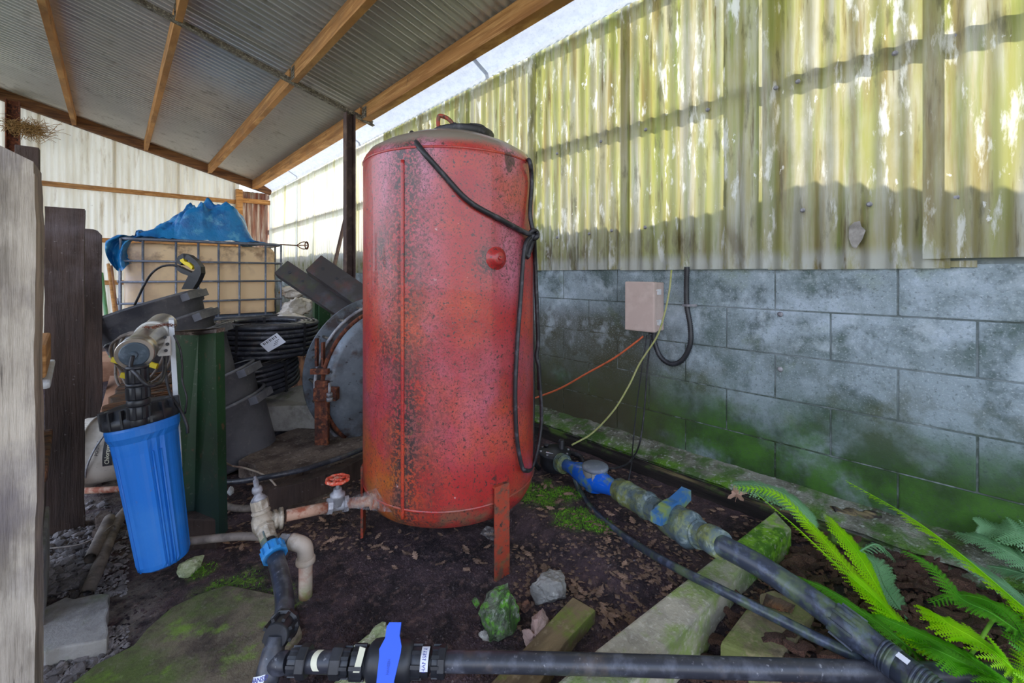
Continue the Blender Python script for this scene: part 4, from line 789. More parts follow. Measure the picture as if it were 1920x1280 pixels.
for LN, LR, LW in ((80, [(960, 1010, 1400, 1130), (1060, 1080, 1300, 1200)], 'on the soil between the tank leg and the kerb'), (50, [(1000, 880, 1440, 1000)], 'on the soil around the mossy pipe fittings'), (38, [(420, 900, 640, 1040)], 'on the soil around the brass fitting'), (24, [(690, 1000, 930, 1080)], 'in the dark under the red tank')):
    LGR = LW; scatter_px(LN, LR, putleaf)
mb = MB()
p = PD(1381, 925, 1.80); out = []
for i in range(28):
    a = i/28*2*math.pi; r_ = .017+.022*max(0, math.cos(a*3.5))**1.2; out.append(p+RV*math.cos(a)*r_*1.15+UP*math.sin(a)*r_+FV*.006*math.sin(3*a))
mb.add([p]+out, [(0, i+1, (i+1) % 28+1) for i in range(28)]); mb.tube([p-UP*.01, p-UP*.035-RV*.005], .0012, 4); ob('oak_leaf', mb, M['leafred'], label='tan lobed leaf leaning on the edging board left of the ferns', cat='leaf')
# crumbs (uncountable)
def crumbs(name, n, regions, smin, smax, m, label, cat, zoff=0, flat=.6):
    mb = MB()
    for _ in range(n):
        x0, y0, x1, y1 = rg.choice(regions); p = G(rg.uniform(x0, x1), rg.uniform(y0, y1)); p.z = gz(p.x, p.y)+zoff
        if p.x > 1.99: continue
        s = rg.uniform(smin, smax)*min(1.5, 1/max(.6, .9)); R = Matrix.Rotation(rg.uniform(0, 6.3), 3, 'Z')@Matrix.Rotation(rg.uniform(-.5, .5), 3, 'X')
        vs = [R@V((math.cos(k*1.57+rg.uniform(-.4, .4))*s, math.sin(k*1.57+rg.uniform(-.4, .4))*s*rg.uniform(.5, 1), rg.uniform(-.3, .2)*s*flat))+p for k in range(4)]
        top_ = p+R@V((0, 0, s*flat)); mb.add(vs+[top_], [(0, 1, 4), (1, 2, 4), (2, 3, 4), (3, 0, 4)])
    return ob(name, mb, m, label=label, cat=cat, kind='stuff', origin=(0, 0, 0))
crumbs('soil_crumbs', 14000, [(60, 900, 1500, 1280), (400, 880, 1500, 1280), (640, 1000, 1400, 1280)], .002, .007, M['soil'], 'loose crumbs of dark brown soil over the shed ground', 'soil')
crumbs('leaf_fragments', 1500, [(960, 870, 1450, 1200), (960, 1000, 1300, 1150), (420, 880, 700, 1040)], .004, .012, M['leafdry'], 'tiny broken bits of dry leaf litter on the soil', 'leaf litter', .003, .25)
# moss tufts
mb = MB()
for c, r in MOSS:
    for _ in range(int((900 if c.x > .7 else 220)*r/.1)):
        a = rg.uniform(0, 6.3); q = r*math.sqrt(rg.random())*1.0; x, y = c.x+q*math.cos(a), c.y+q*math.sin(a)
        if q/r+.5*nz(x, y, 14, 2) > .85: continue
        p = V((x, y, gz(x, y))); d = V((rg.gauss(0, .5), rg.gauss(0, .5), 1)).normalized()*rg.uniform(.004, .012); w = V((rg.gauss(0, 1), rg.gauss(0, 1), 0)).normalized()*.0012
        mb.add([p-w, p+w, p+d], [(0, 1, 2)])
ob('moss_tufts', mb, M['grass'], label='bright green moss growing in patches on the soil', cat='moss', kind='stuff', origin=(0, 0, 0))
# gravel at left
gmesh = []
for s in range(7):
    mb = MB(); mb.rock((0, 0, 0), (1, .75, .55), 40+s, 1, .5); gmesh.append(proto('gravel', mb, M['gravel']))
def putgravel(px, py, i):
    p = G(px, py, 0); p.z = gz(p.x, p.y)+.006
    s = rg.uniform(.013, .031)*(1.35 if rg.random() < .12 else 1)
    pin(rg.choice(gmesh), 'gravel_stone', p, None, (rg.uniform(-.5, .5), rg.uniform(-.5, .5), rg.uniform(0, 6.28)), (s, s, s*rg.uniform(.7, 1.1)), label='grey angular gravel stone '+LGR, cat='stone', group='gravel '+LGR); return True
for LN, LR, LW in ((190, [(64, 1000, 230, 1120), (64, 1020, 160, 1110)], 'behind the broken concrete piece'), (60, [(64, 1215, 230, 1280), (64, 1215, 180, 1260)], 'in front of the broken concrete piece'), (40, [(165, 940, 260, 1010)], 'at the foot of the dark sleepers')):
    LGR = LW; scatter_px(LN, LR, putgravel)
crumbs('gravel_grit', 2500, [(60, 990, 240, 1120), (60, 1180, 240, 1280)], .003, .009, M['gravel'], 'fine grey grit filling the gravel bed', 'gravel', .004)
# bark bed at right
bmesh_ = []
for s in range(6):
    rs = random.Random(s+90); mb = MB(); n = 7; vs = []; fs = []
    for i in range(n+1):
        t = i/n; w = (.22+.10*rs.uniform(-1, 1))*math.sin(math.pi*(.12+.76*t))
        for (yy, zz) in ((-w, -.05), (-w*.6, .07+.03*rs.random()), (w*.6, .06+.04*rs.random()), (w, -.05)): vs.append(V((t-.5, yy+.06*math.sin(t*5+s), zz+.05*math.sin(t*4+s))))
    for i in range(n):
        for j in range(4): fs.append((i*4+j, (i+1)*4+j, (i+1)*4+(j+1) % 4, i*4+(j+1) % 4))
    fs += [(0, 1, 2, 3), tuple(n*4+k for k in (3, 2, 1, 0))]; mb.add(vs, fs); bmesh_.append(proto('bark', mb, M['bark']))
def putbark(px, py, i):
    p = G(px, py, 0.02)
    if p.x > 2.12 or p.y > .52: return False
    p.z = gz(p.x, p.y)+.012+rg.uniform(0, .012)
    s = rg.uniform(.03, .085)
    pin(rg.choice(bmesh_), 'bark_chip', p, None, (rg.uniform(-.45, .45), rg.uniform(-.35, .35), rg.uniform(-1.0, .6)-AZ), (s, s*rg.uniform(.7, 1.4), s*rg.uniform(.8, 1.6)), label='brown bark chip '+LGR, cat='bark chip', group='bark chips '+LGR); return True
for LN, LR, LW in ((110, [(1480, 980, 1920, 1100)], 'near the wall behind the ferns'), (130, [(1500, 1100, 1920, 1280)], 'under the ferns beside the thick pipe'), (50, [(1290, 1150, 1500, 1280)], 'around the pavers beside the kerb')):
    LGR = LW; scatter_px(LN, LR, putbark)
mb = MB()
for _ in range(2600):
    p = G(rg.uniform(1290, 2100), rg.uniform(985, 1300), .02)
    if p.x > 2.1 or p.y > .5: continue
    p.z = gz(p.x, p.y)+.006; s = rg.uniform(.008, .026); R = Matrix.Rotation(rg.uniform(0, 6.3), 3, 'Z')@Matrix.Rotation(rg.uniform(-.5, .5), 3, 'X')
    mb.box(p, (s, s*.35, s*.2), R)
ob('bark_mulch', mb, M['bark'], label='fine shredded bark mulch filling the bed beneath the chips', cat='mulch', kind='stuff', origin=(0, 0, 0))
for (a, b_, rr, t) in (((1560, 955), (1650, 972), .02, 'charred black rotten log end lying on the ledge by the ferns'), ((1555, 1005), (1640, 1035), .018, 'second dark rotten log piece below the charred one')):
    A_ = G(a[0], a[1], .12); B_ = G(b_[0], b_[1], .12); pts_ = [A_.lerp(B_, i/9)+V((nz(i, 1, .7)*.012, nz(i, 5, .7)*.012, nz(i, 9, .7)*.012)) for i in range(10)]
    mb = MB(); mb.tube(pts_, rr, 8, rf=lambda t: rr*(.6+.5*abs(math.sin(t*9+1)))); ob('rotten_log', mb, M['edging'], label=t, cat='log')
# ---------------------------------------------------------------- ferns
def frond(name, tip_pts, width, m, par, npin=26, droop=.25, nrm=None, seed=0, lob=9):
    width *= .78; npin = int(npin*1.15)
    rs = random.Random(seed); pts = spline(tip_pts, 10); mb = MB(); m_ = len(pts)
    L = sum((pts[i+1]-pts[i]).length for i in range(m_-1))
    mb.tube(pts, .0022, 5, rf=lambda t: .0028*(1-t)+.0006)
    N0 = nrm or V((0, 0, 1))
    for k in range(npin):
        t = .10+.89*k/npin; i = min(int(t*(m_-1)), m_-2); f = t*(m_-1)-i; P = pts[i].lerp(pts[i+1], f); D = (pts[min(i+2, m_-1)]-pts[max(i-1, 0)]).normalized()
        S_ = D.cross(N0).normalized(); N = S_.cross(D)
        ln = width*(math.sin(math.pi*min(1, (1-t)*.72+.06))**.8)*rs.uniform(.88, 1.05)
        for sgn in (-1, 1):
            A = (S_*sgn*.80+D*.60).normalized(); cv = -N*droop*rs.uniform(.6, 1.4)
            n = lob; vs = []; fs = []
            for j in range(n):
                u = j/n; u2 = (j+1)/n
                wv = ln*.25*(1-u)**.7*rs.uniform(.8, 1.15)+.0008; w2 = wv
                c0 = P+A*ln*u+cv*ln*u*u; c1 = P+A*ln*u2+cv*ln*u2*u2; W_2 = (D-A*D.dot(A)).normalized()
                tipa = c0.lerp(c1, .85)+W_2*wv+A*wv*.35; tipb = c0.lerp(c1, .85)-W_2*wv+A*wv*.35; cm = c0.lerp(c1, .5)
                b0 = len(vs); vs += [c0, c1, tipa, tipb, cm+W_2*wv*.25+N*.0004, cm-W_2*wv*.25+N*.0004]
                fs += [(b0, b0+1, b0+2), (b0, b0+3, b0+1)]
            mb.add(vs, fs)
    return ob(name, mb, m, par)
FERNS = []
def fern(label, base, fronds, group=None):
    t = thing('fern', base, label, 'fern', group)
    for i, (pts, w, m, kw) in enumerate(fronds): frond('frond', pts, w, M[m], t, seed=i+int(base.x*100), **kw)
    FERNS.append(t)
    return t
tl = V((-.55, -.55, .65)).normalized()
fern('bright yellow-green fern with a long frond arching up before the block wall', G(1990, 1250, .02), [
    ([G(1990, 1250, .02), PD(1960, 1180, 1.14), PD(1880, 1105, 1.20), PD(1790, 1030, 1.28), PD(1700, 965, 1.38), PD(1585, 900, 1.52)], .092, 'fernlight', dict(npin=44, nrm=V((.35, -.2, .9)))),
    ([G(1990, 1250, .02), PD(1950, 1160, 1.22), PD(1880, 1095, 1.28), PD(1810, 1050, 1.34), PD(1755, 1010, 1.42)], .055, 'fernpale', dict(npin=34, nrm=V((-.2, -.3, .9)))),
    ([G(1990, 1250, .02), PD(1930, 1200, 1.08), PD(1860, 1150, 1.10), PD(1800, 1120, 1.14), PD(1745, 1060, 1.22), PD(1690, 1030, 1.28)], .05, 'fern', dict(npin=32))])
fern('tall green fern with several fronds reaching left over the pipes', G(1800, 1290, .02), [
    ([G(1800, 1290, .02), PD(1700, 1180, 1.14), PD(1620, 1100, 1.24), PD(1560, 1030, 1.34), PD(1520, 985, 1.42), PD(1455, 925, 1.5), PD(1375, 912, 1.56)], .05, 'fernlight', dict(npin=46, nrm=V((-.3, -.5, .8)))),
    ([PD(1540, 1005, 1.40), PD(1510, 960, 1.46), PD(1470, 925, 1.52), PD(1415, 908, 1.57), PD(1372, 905, 1.60)], .075, 'fernpale', dict(npin=26, droop=.5, nrm=V((-.2, -.3, .9)))),
    ([G(1800, 1290, .02), PD(1720, 1200, 1.10), PD(1640, 1120, 1.18), PD(1560, 1050, 1.26), PD(1490, 985, 1.34), PD(1418, 925, 1.44)], .035, 'fernlight', dict(npin=46, nrm=V((.5, -.5, .6)))),
    ([PD(1690, 1190, 1.16), PD(1650, 1110, 1.26), PD(1610, 1040, 1.34), PD(1580, 1000, 1.40), PD(1555, 968, 1.46)], .09, 'fernlight', dict(npin=26, droop=.1, nrm=V((-.2, -.8, .5)))),
    ([G(1790, 1290, .02), PD(1700, 1210, 1.06), PD(1620, 1150, 1.12), PD(1540, 1100, 1.18), PD(1450, 1068, 1.24)], .055, 'fern', dict(npin=34, droop=.4)),
    ([PD(1700, 1160, 1.2), PD(1660, 1100, 1.28), PD(1640, 1055, 1.34), PD(1600, 1030, 1.38)], .07, 'fernpale', dict(npin=20, droop=.2)),
    ([PD(1600, 1040, 1.36), PD(1640, 1020, 1.36), PD(1665, 1035, 1.36), PD(1678, 1050, 1.36)], .03, 'fernpale', dict(npin=16, droop=.6))])
fern('pale green fern at the right edge beside the block wall', G(2010, 1120, .02), [
    ([G(2010, 1120, .02), PD(1960, 1080, 1.32), PD(1900, 1040, 1.36), PD(1840, 1010, 1.42), PD(1790, 998, 1.48)], .075, 'fernpale', dict(npin=24, nrm=V((-.3, -.4, .8)))),
    ([G(2010, 1120, .02), PD(1970, 1040, 1.34), PD(1910, 1000, 1.38), PD(1860, 990, 1.44), PD(1835, 985, 1.46)], .085, 'fernpale', dict(npin=22, nrm=V((-.5, -.5, .6)))),
    ([G(2010, 1120, .02), PD(1960, 1090, 1.28), PD(1900, 1070, 1.32), PD(1850, 1060, 1.36)], .06, 'fernpale', dict(npin=20))])
fern('low green fern spreading over the long pipe at the bottom right corner', G(1950, 1330, .02), [
    ([G(1950, 1330, .02), PD(1900, 1255, .98), PD(1840, 1205, 1.03), PD(1780, 1170, 1.08), PD(1752, 1150, 1.12), PD(1740, 1165, 1.15)], .075, 'fernlight', dict(npin=34, nrm=V((-.2, -.5, .8)))),
    ([G(1950, 1330, .02), PD(1870, 1270, .97), PD(1800, 1225, 1.02), PD(1730, 1190, 1.08), PD(1660, 1160, 1.12), PD(1640, 1150, 1.14)], .065, 'fern', dict(npin=36)),
    ([G(1950, 1330, .02), PD(1900, 1290, .93), PD(1830, 1255, .97), PD(1760, 1220, 1.0), PD(1700, 1200, 1.05)], .08, 'fern', dict(npin=30, nrm=V((.2, -.6, .7)))),
    ([G(1950, 1330, .02), PD(1930, 1230, 1.02), PD(1905, 1170, 1.1), PD(1860, 1130, 1.16), PD(1800, 1115, 1.2), PD(1740, 1130, 1.2)], .06, 'fern', dict(npin=32)),
    ([PD(1800, 1260, 1.0), PD(1740, 1215, 1.06), PD(1680, 1160, 1.13), PD(1630, 1105, 1.2), PD(1600, 1075, 1.24)], .075, 'fernlight', dict(npin=34, nrm=V((-.1, -.7, .6)))),
    ([PD(1760, 1270, 1.0), PD(1700, 1235, 1.04), PD(1640, 1200, 1.1), PD(1600, 1160, 1.15), PD(1580, 1120, 1.2)], .07, 'fern', dict(npin=32, droop=.5)),
    ([G(1950, 1330, .02), PD(1940, 1290, .95), PD(1925, 1240, 1.0), PD(1945, 1180, 1.05)], .05, 'fernlight', dict(npin=20))])
st = MB(); st.tube([PD(1798, 1290, 1.0), PD(1822, 1225, 1.05), PD(1850, 1180, 1.1), PD(1868, 1152, 1.14)], .0045, 8); ob('stem', st, M['stem'], FERNS[3], label='bare pale green stem')
st = MB(); st.tube([PD(1708, 1250, 1.1), PD(1700, 1225, 1.12), PD(1688, 1190, 1.16)], .003, 6); ob('stem', st, M['stem'], FERNS[1])
fern('small pale fern tuft between the paver and the long pipe', G(1468, 1258, .02), [([G(1490, 1262, .02), G(1470, 1250, .06), G(1445, 1236, .05)], .025, 'fernpale', dict(npin=14)), ([G(1500, 1262, .02), G(1480, 1252, .05), G(1462, 1226, .08)], .02, 'fern', dict(npin=12))])
# ---------------------------------------------------------------- posts and timber at left
def post(name, x0, x1, y0, y1, z0, z1, m, label, cat='post', seed=0, top=None, jag=.004):
    mb = MB(); nzv = 40
    def ring(t):
        z = z0+(z1-z0)*t; r = []
        n = 5
        for (ax, ay, bx, by) in ((x0, y0, x1, y0), (x1, y0, x1, y1), (x1, y1, x0, y1), (x0, y1, x0, y0)):
            for i in range(n):
                u = i/n; x = ax+(bx-ax)*u; y = ay+(by-ay)*u
                r.append(V((x+jag*nz(z*4, x*9, 1, seed)+jag*.6*nz(z*15, y*20, 1, seed+3), y+jag*nz(z*5, x*14, 1, seed+7), z)))
        return r
    rings = [ring(i/nzv) for i in range(nzv+1)]; n = len(rings[0])
    if top:
        for ri in (nzv, nzv-1):
            for i, p in enumerate(rings[ri]): rings[ri][i] = p-V((0, 0, top*((p.x-x0)/(x1-x0))**6))
    vs = [p for r in rings for p in r]; fs = [(i*n+k, i*n+(k+1) % n, (i+1)*n+(k+1) % n, (i+1)*n+k) for i in range(nzv) for k in range(n)]
    fs += [tuple(reversed(range(n))), tuple(nzv*n+k for k in range(n))]; mb.add(vs, fs); return ob(name, mb, m, label=label, cat=cat)
post('weathered_post', -.42, -.128, 1.406, 1.56, -.02, 1.350, M['greypost'], 'thick pale weathered timber post filling the left edge of the photo', seed=1, top=.045)
post('dark_sleeper', -.206, -.092, 2.549, 2.61, -.02, 1.335, M['sleeper'], 'taller dark sleeper standing upright behind the weathered post', seed=2)
post('dark_sleeper', -.124, -.045, 3.0, 3.07, -.02, 1.288, M['sleeper'], 'shorter dark sleeper with rounded top right of the taller one', seed=3, top=.03)
p = YP(52, 300, 3.4); mb = MB(); mb.box(V((p.x, 3.4, .865)), (.085, .06, 1.73), bev=.004)
ob('timber_post', mb, M['sleeper'], label='narrow brown timber post top showing just right of the weathered post', cat='post')
# stack of grey boards/blocks between posts
q = [(1.18, .012, 'ply'), (0, 0, '')]
sb = [('stacked_block', (-.30, 2.05, .115), (.28, .45, .23), 'conc', 'lowest of the dusty concrete blocks stacked behind the weathered post'),
      ('stacked_block', (-.31, 2.08, .345), (.28, .42, .21), 'dirtyslab', 'second dusty concrete block up, behind the weathered post'),
      ('stacked_board', (-.30, 2.08, .475), (.29, .5, .035), 'ply', 'brown board lying between the concrete blocks behind the weathered post'),
      ('stacked_block', (-.315, 2.10, .61), (.27, .42, .22), 'conc', 'upper dusty concrete block behind the weathered post'),
      ('stacked_board', (-.30, 2.1, .735), (.30, .5, .02), 'whiteboard', 'thin whitish board on the stack behind the weathered post'),
      ('wooden_crate', (-.30, 2.1, .80), (.28, .4, .10), 'pine', 'yellowish timber block on top of the stack behind the weathered post')]
for nme, c, s, m, l in sb:
    mb = MB(); mb.box(c, s, Matrix.Rotation(.05, 3, 'Z'), .008); ob(nme, mb, M[m], label=l, cat='block' if 'block' in nme else ('board' if 'board' in nme else 'timber'))
a = PD(76, 525, 2.0); mb = MB(); mb.box(V((a.x-.16, a.y, .97)), (.30, .25, .23), bev=.01); ob('grey_bin', mb, M['vesselflange'], label='dark grey box on the stack between the two front posts', cat='box')
a = PD(62, 470, 2.08); a.y = 2.13; mb = MB(); mb.rock(a, (.07, .08, .10), 51, 3, .8); ob('cream_bag', mb, M['sack'], label='crumpled cream bag above the dark grey box', cat='bag')
mb = MB(); a = PD(78, 432, 2.9); mb.box(a-V((.1, 0, 0)), (.35, .05, .07), bev=.004); ob('short_beam', mb, M['sleeper'], label='short brown beam crossing behind the taller dark sleeper', cat='beam')
# straw nest on the beam
mb = MB()
c = YP(55, 243, 8.9)
for _ in range(260):
    d = V((rg.gauss(0, 1), rg.gauss(0, .5), rg.gauss(0, .6))).normalized()*.10; s0 = c+V((rg.gauss(0, .11), rg.gauss(0, .03), rg.gauss(0, .05))); mb.tube([s0-d, s0+d*.2+V((0, 0, .02)), s0+d], .003, 3)
ob('bird_nest', mb, M['straw'], label='untidy straw nest tucked under the far beam at the left', cat='nest', kind='stuff')
# green steel post with folded face
gp = thing('green_post', PD(370, 1010, 1.745), 'folded green painted steel post standing behind the blue filter', 'post')
A = G(337, 1040, -.02); d0 = 1.70
pL, pM, pR = PD(331, 1010, 1.70), PD(363, 1010, 1.735), PD(411, 1008, 1.66)
tL, tM, tR = PD(329, 628, 1.70), PD(372, 628, 1.76), PD(404, 624, 1.66)
mb = MB(); th = FV*.05
for (a, b_, c_, d_) in ((pL, pM, tM, tL), (pM, pR, tR, tM)):
    mb.prism([a, b_, c_, d_], 0, 0, th)
ob('folded_face', mb, M['greensteel'], gp)
mb = MB(); mb.prism([tL-RV*.004, tM-FV*.006, tR+RV*.004, tR+FV*.055, tL+FV*.055], 0, 0, (0, 0, .014)); ob('cap', mb, M['dirtyslab'], gp)
mb = MB(); q = (pL+pR)/2; mb.box(V((q.x, q.y, .04))+FV*.02, (.16, .06, .16), Matrix.Rotation(-AZ, 3, 'Z'), .006); ob('footing', mb, M['sleeper'], gp)
# filter assembly -----------------------------------------------------------
flt = thing('filter_housing', PD(305, 1065, 1.45), 'tall blue plastic water filter housing with black head hanging slightly tilted', 'filter')
f0 = PD(309, 1052, 1.45); f1 = PD(268, 790, 1.46); DF = (f1-f0).normalized(); LF = (f1-f0).length
n = 48; mb = MB(); vs = []; fs = []; X_, Y_ = frame(DF)
levels = [(0, .058, 0), (.006, .066, 0), (.02, .068, 1), (.05, .069, 1), (.2, .075, 1), (LF-.09, .083, 1), (LF-.05, .087, .6), (LF-.03, .097, 0), (LF-.008, .099, 0), (LF, .097, 0)]
for t, r, w in levels:
    for k in range(n):
        a_ = 2*math.pi*k/n; rr = r+(.004*w if (k % 12) in (0, 2, 4) else 0)-(.003*w if (k % 12) in (1, 3) else 0); vs.append(f0+DF*t+(X_*math.cos(a_)+Y_*math.sin(a_))*rr)
for i in range(len(levels)-1):
    for k in range(n): fs.append((i*n+k, i*n+(k+1) % n, (i+1)*n+(k+1) % n, (i+1)*n+k))
fs.append(tuple(reversed(range(n)))); mb.add(vs, fs); o_ = ob('bowl', mb, M['bluehouse'], flt)
for k in (1, 3, 13, 15, 25, 27, 37, 39):
    a_ = 2*math.pi*k/n; e_ = X_*math.cos(a_)+Y_*math.sin(a_); mb = MB(); mb.tube([f0+DF*.004+e_*.066, f0+DF*.03+e_*.0695, f0+DF*.2+e_*.0755, f0+DF*(LF-.09)+e_*.083], .0035, 6); ob('rib', mb, M['bluehouse'], flt)
mb = MB(); mb.lathe([(LF, .099), (LF+.004, .104), (LF+.03, .104), (LF+.034, .095), (LF+.06, .09), (LF+.066, .07), (LF+.075, .0)], f0, DF, 36)
mb.ribs(f0, DF, LF+.004, LF+.06, .085, .106, 18, .006); ob('head', mb, M['black'], flt)
fit = thing('black_union', PD(258, 735, 1.31), 'vertical stack of black ribbed pipe unions in front of the filter head', 'fitting')
u0 = PD(261, 790, 1.31); u1 = PD(257, 688, 1.31); DU = (u1-u0).normalized(); LU = (u1-u0).length
def uring(t0, t1, r, nm='union_nut', ribs=8):
    mb = MB(); mb.lathe([(0, r*.88), (.003, r*.95), ((t1-t0)*LU-.003, r*.95), ((t1-t0)*LU, r*.86)], u0+DU*t0*LU, DU, 24)
    if ribs: mb.ribs(u0+DU*t0*LU, DU, .003, (t1-t0)*LU-.003, r*.85, r*1.12, ribs, r*.28)
    ob(nm, mb, M['black'], fit)
uring(-.06, .10, .021, 'nipple', 0); uring(.06, .30, .027); uring(.30, .42, .030, 'collar', 0); uring(.42, .66, .027); uring(.66, .72, .031, 'collar', 0); uring(.72, 1.0, .026, 'upper_nut', 8); uring(.97, 1.03, .030, 'collar', 0)
# UV tube
uv = thing('steel_cylinder', PD(283, 640, 1.5), 'stainless steel tube with blue-grey end cap strapped to the white board', 'cylinder')
c0_ = PD(252, 664, 1.33); c1_ = PD(307, 607, 1.72); DV = (c1_-c0_).normalized(); LV = (c1_-c0_).length
mb = MB(); mb.lathe([(0, .047), (.004, .049), (.02, .049), (.022, .046), (.05, .046), (.052, .049), (.06, .049), (.062, .046), (LV-.02, .046), (LV, .04)], c0_, DV, 36, smooth=True); ob('tube', mb, M['stainless'], uv)
mb = MB(); mb.lathe([(-.006, .034), (-.004, .037), (.004, .038), (.02, .038)], c0_, DV, 32); mb.lathe([(-.02, .010), (0, .012)], c0_, DV, 12); ob('end_cap', mb, M['endcap'], uv)
mb = MB(); wbp = PD(315, 655, 1.56)
mc_ = c0_+DV*.24; mb.lathe([(-.004, .0475), (-.004, .051), (.02, .051), (.02, .0475)], mc_, DV, 28)
mb.prism([PD(280, 652, 1.50), PD(284, 632, 1.50), PD(318, 630, 1.52), PD(320, 666, 1.52), PD(298, 668, 1.50)], 0, 0, FV*.004); ob('bracket', mb, M['bracket'], uv)
for (x, y) in ((309, 632), (311, 657), (314, 645)):
    mb = MB(); mb.cyl(PD(x, y, 1.497), PD(x, y, 1.51), .0055, n=10); ob('bracket_hole', mb, M['ink'], uv)
mb = MB()
for k in range(16):
    t = k/15; q = PD(272+54*t, 613+2*math.sin(t*7)-4*t, 1.47-.02*math.sin(t*3.14)); rr = .0065
    dd = RV if k % 2 else (RV*.9+UP*.1); e1_, e2_ = (RV*.8+FV*.2).normalized(), (UP if k % 2 else FV)
    mb.tube([q+e1_*math.cos(a)*.0075+e2_*math.sin(a)*.0045 for a in [i*math.pi/5 for i in range(11)]], .0011, 5, cap=False)
ob('chain', mb, M['rust'], label='thin rusty chain wrapped over the stainless tube', cat='chain', kind='stuff')
wbd = thing('white_board', PD(330, 740, 1.56), 'narrow white painted board hanging between the filter and green post', 'board')
mb = MB(); mb.prism([PD(316, 600, 1.55), PD(326, 600, 1.55), PD(342, 876, 1.52), PD(332, 877, 1.52)], 0, 0, (FV-RV*.775)*.09); ob('panel', mb, M['whiteboard'], wbd)
cable('power_cable', [c0_-DV*.02, c0_-DV*.04-UP*.03, PD(258, 703, 1.27), PD(278, 722, 1.27), PD(300, 716, 1.32), PD(308, 695, 1.42), PD(309, 668, 1.52)], .0055, M['rubber'], 'short black cable drooping from the end of the stainless tube')
cable('black_cable', [PD(326, 628, 1.50), PD(338, 655, 1.50), PD(342, 690, 1.5), PD(342, 715, 1.5), PD(350, 745, 1.49), PD(347, 775, 1.49)], .003, M['rubber'], 'thin black cable hanging down the front of the green post')
cable('black_cable', [PD(309, 668, 1.5), PD(312, 710, 1.5), PD(322, 745, 1.49), PD(338, 768, 1.48), PD(350, 795, 1.47), PD(352, 812, 1.47)], .0045, M['rubber'], 'thicker black cable crossing the white board to the green post')
cable('black_cable', [PD(325, 790, 1.5), PD(324, 830, 1.5), PD(331, 880, 1.52), PD(336, 910, 1.55)], .004, M['rubber'], 'dark cable behind the lower part of the white board')
# bench board under the filter head
slab('rotten_board', [G(193, 772, .545), G(236, 700, .545), G(330, 690, .545), G(330, 745, .545), G(250, 752, .545)], .03, M['ply'], 'rotting layered plywood board behind the filter head', 'board', bev=.003, jag=.05, seed=9)
mb = MB()
for k in range(24):
    q = G(rg.uniform(265, 325), rg.uniform(698, 740), .552+.004*(k % 4)); mb.box(q, (rg.uniform(.05, .12), rg.uniform(.01, .025), .004), Matrix.Rotation(rg.uniform(-.5, .2), 3, 'Z')@Matrix.Rotation(rg.uniform(-.1, .1), 3, 'Y'))
ob('ply_splinters', mb, M['ply'], label='flaking splinters of rotten plywood on the board', cat='splinters', kind='stuff')
mb = MB(); q = [G(192, 772, .40), G(232, 706, .53)]
mb.prism([PD(188, 772, 2.0), PD(206, 704, 2.35), PD(234, 704, 2.3), PD(206, 770, 1.98)], 0, 0, (0, 0, -.025)); ob('pale_board', mb, M['brownboard'], label='pale pinkish board lying left of the rotten plywood', cat='board')
mb = MB(); a = PD(262, 775, 1.95); mb.box(V((a.x, a.y, .21)), (.03, .03, .42)); a = PD(320, 745, 2.05); mb.box(V((a.x, a.y, .26)), (.04, .04, .52)); mb.box((PD(262, 775, 1.95)+PD(320, 745, 2.05))/2*V((1, 1, 0))+V((0, 0, .50)) if False else V(((PD(262, 775, 1.95).x+a.x)/2, (PD(262, 775, 1.95).y+a.y)/2, .49)), (.3, .03, .03), Matrix.Rotation(math.atan2(a.y-PD(262, 775, 1.95).y, a.x-PD(262, 775, 1.95).x), 3, 'Z'))
ob('board_frame', mb, M['sleeper'], label='dark timber frame carrying the rotten plywood board', cat='frame')
# coil of grey cable with yellow tags
cc_ = thing('cable_coil', PD(262, 690, 2.0), 'coil of grey cable with yellow tape hanging behind the steel tube', 'coil')
for k in range(3):
    q = PD(258+k*3, 672+k*2, 2.0+.02*k); mb = MB(); r_ = .115+.012*k
    mb.tube([q+RV*math.cos(t)*r_+UP*(math.sin(t)*r_)+FV*.03*math.sin(t*2+k) for t in [i*math.pi/20 for i in range(41)]], .006, 8, cap=False); ob('loop', mb, M['greypvc'], cc_)
for (x, y) in ((219, 676), (236, 705), (286, 684)):
    mb = MB(); mb.box(PD(x, y, 1.965), (.045, .01, .022), Matrix.Rotation(-AZ, 3, 'Z')@Matrix.Rotation(.3, 3, 'Y')); ob('yellow_tape', mb, M['yellow'], cc_)
# white drum on its side
dr = thing('white_drum', PD(200, 905, 2.2), 'dirty white plastic drum lying on its side behind the blue filter', 'drum')
d0_ = PD(176, 845, 2.12); dax = (RV*.93+FV*.36).normalized()
mb = MB(); mb.lathe([(-.045, .148), (-.04, .155), (0, .157), (.005, .165), (.012, .165), (.014, .157), (.06, .150), (.36, .140), (.37, .13), (.372, 0)], d0_+UP*0, dax, 48)
ob('drum_body', mb, M['drumwhite'], dr)
mb = MB(); mb.ribs(d0_, dax, -.036, .0, .15, .158, 72, .005); ob('lid_ribs', mb, M['drumwhite'], dr, kind='stuff')
yv = (-FV*.85+UP*.3).normalized(); yv = (yv-dax*yv.dot(dax)).normalized(); xv = dax.cross(yv)
if xv.z < 0: xv = -xv
wfd = wrap(d0_+dax*.105, xv, dax, yv, .1503)
mb = MB(); mb.grid(lambda u, v: wfd((u-.5)*.17, -.012+.036*v), 10, 1); ob('label_band', mb, M['ink'], dr, label='black label band with cream lettering')
bent_text('Chlorpyrifos 50', .024, lambda u, v: wrap(d0_+dax*.111, xv, dax, yv, .1512)(u, -v), 'lettering', M['tagpaper'], dr)
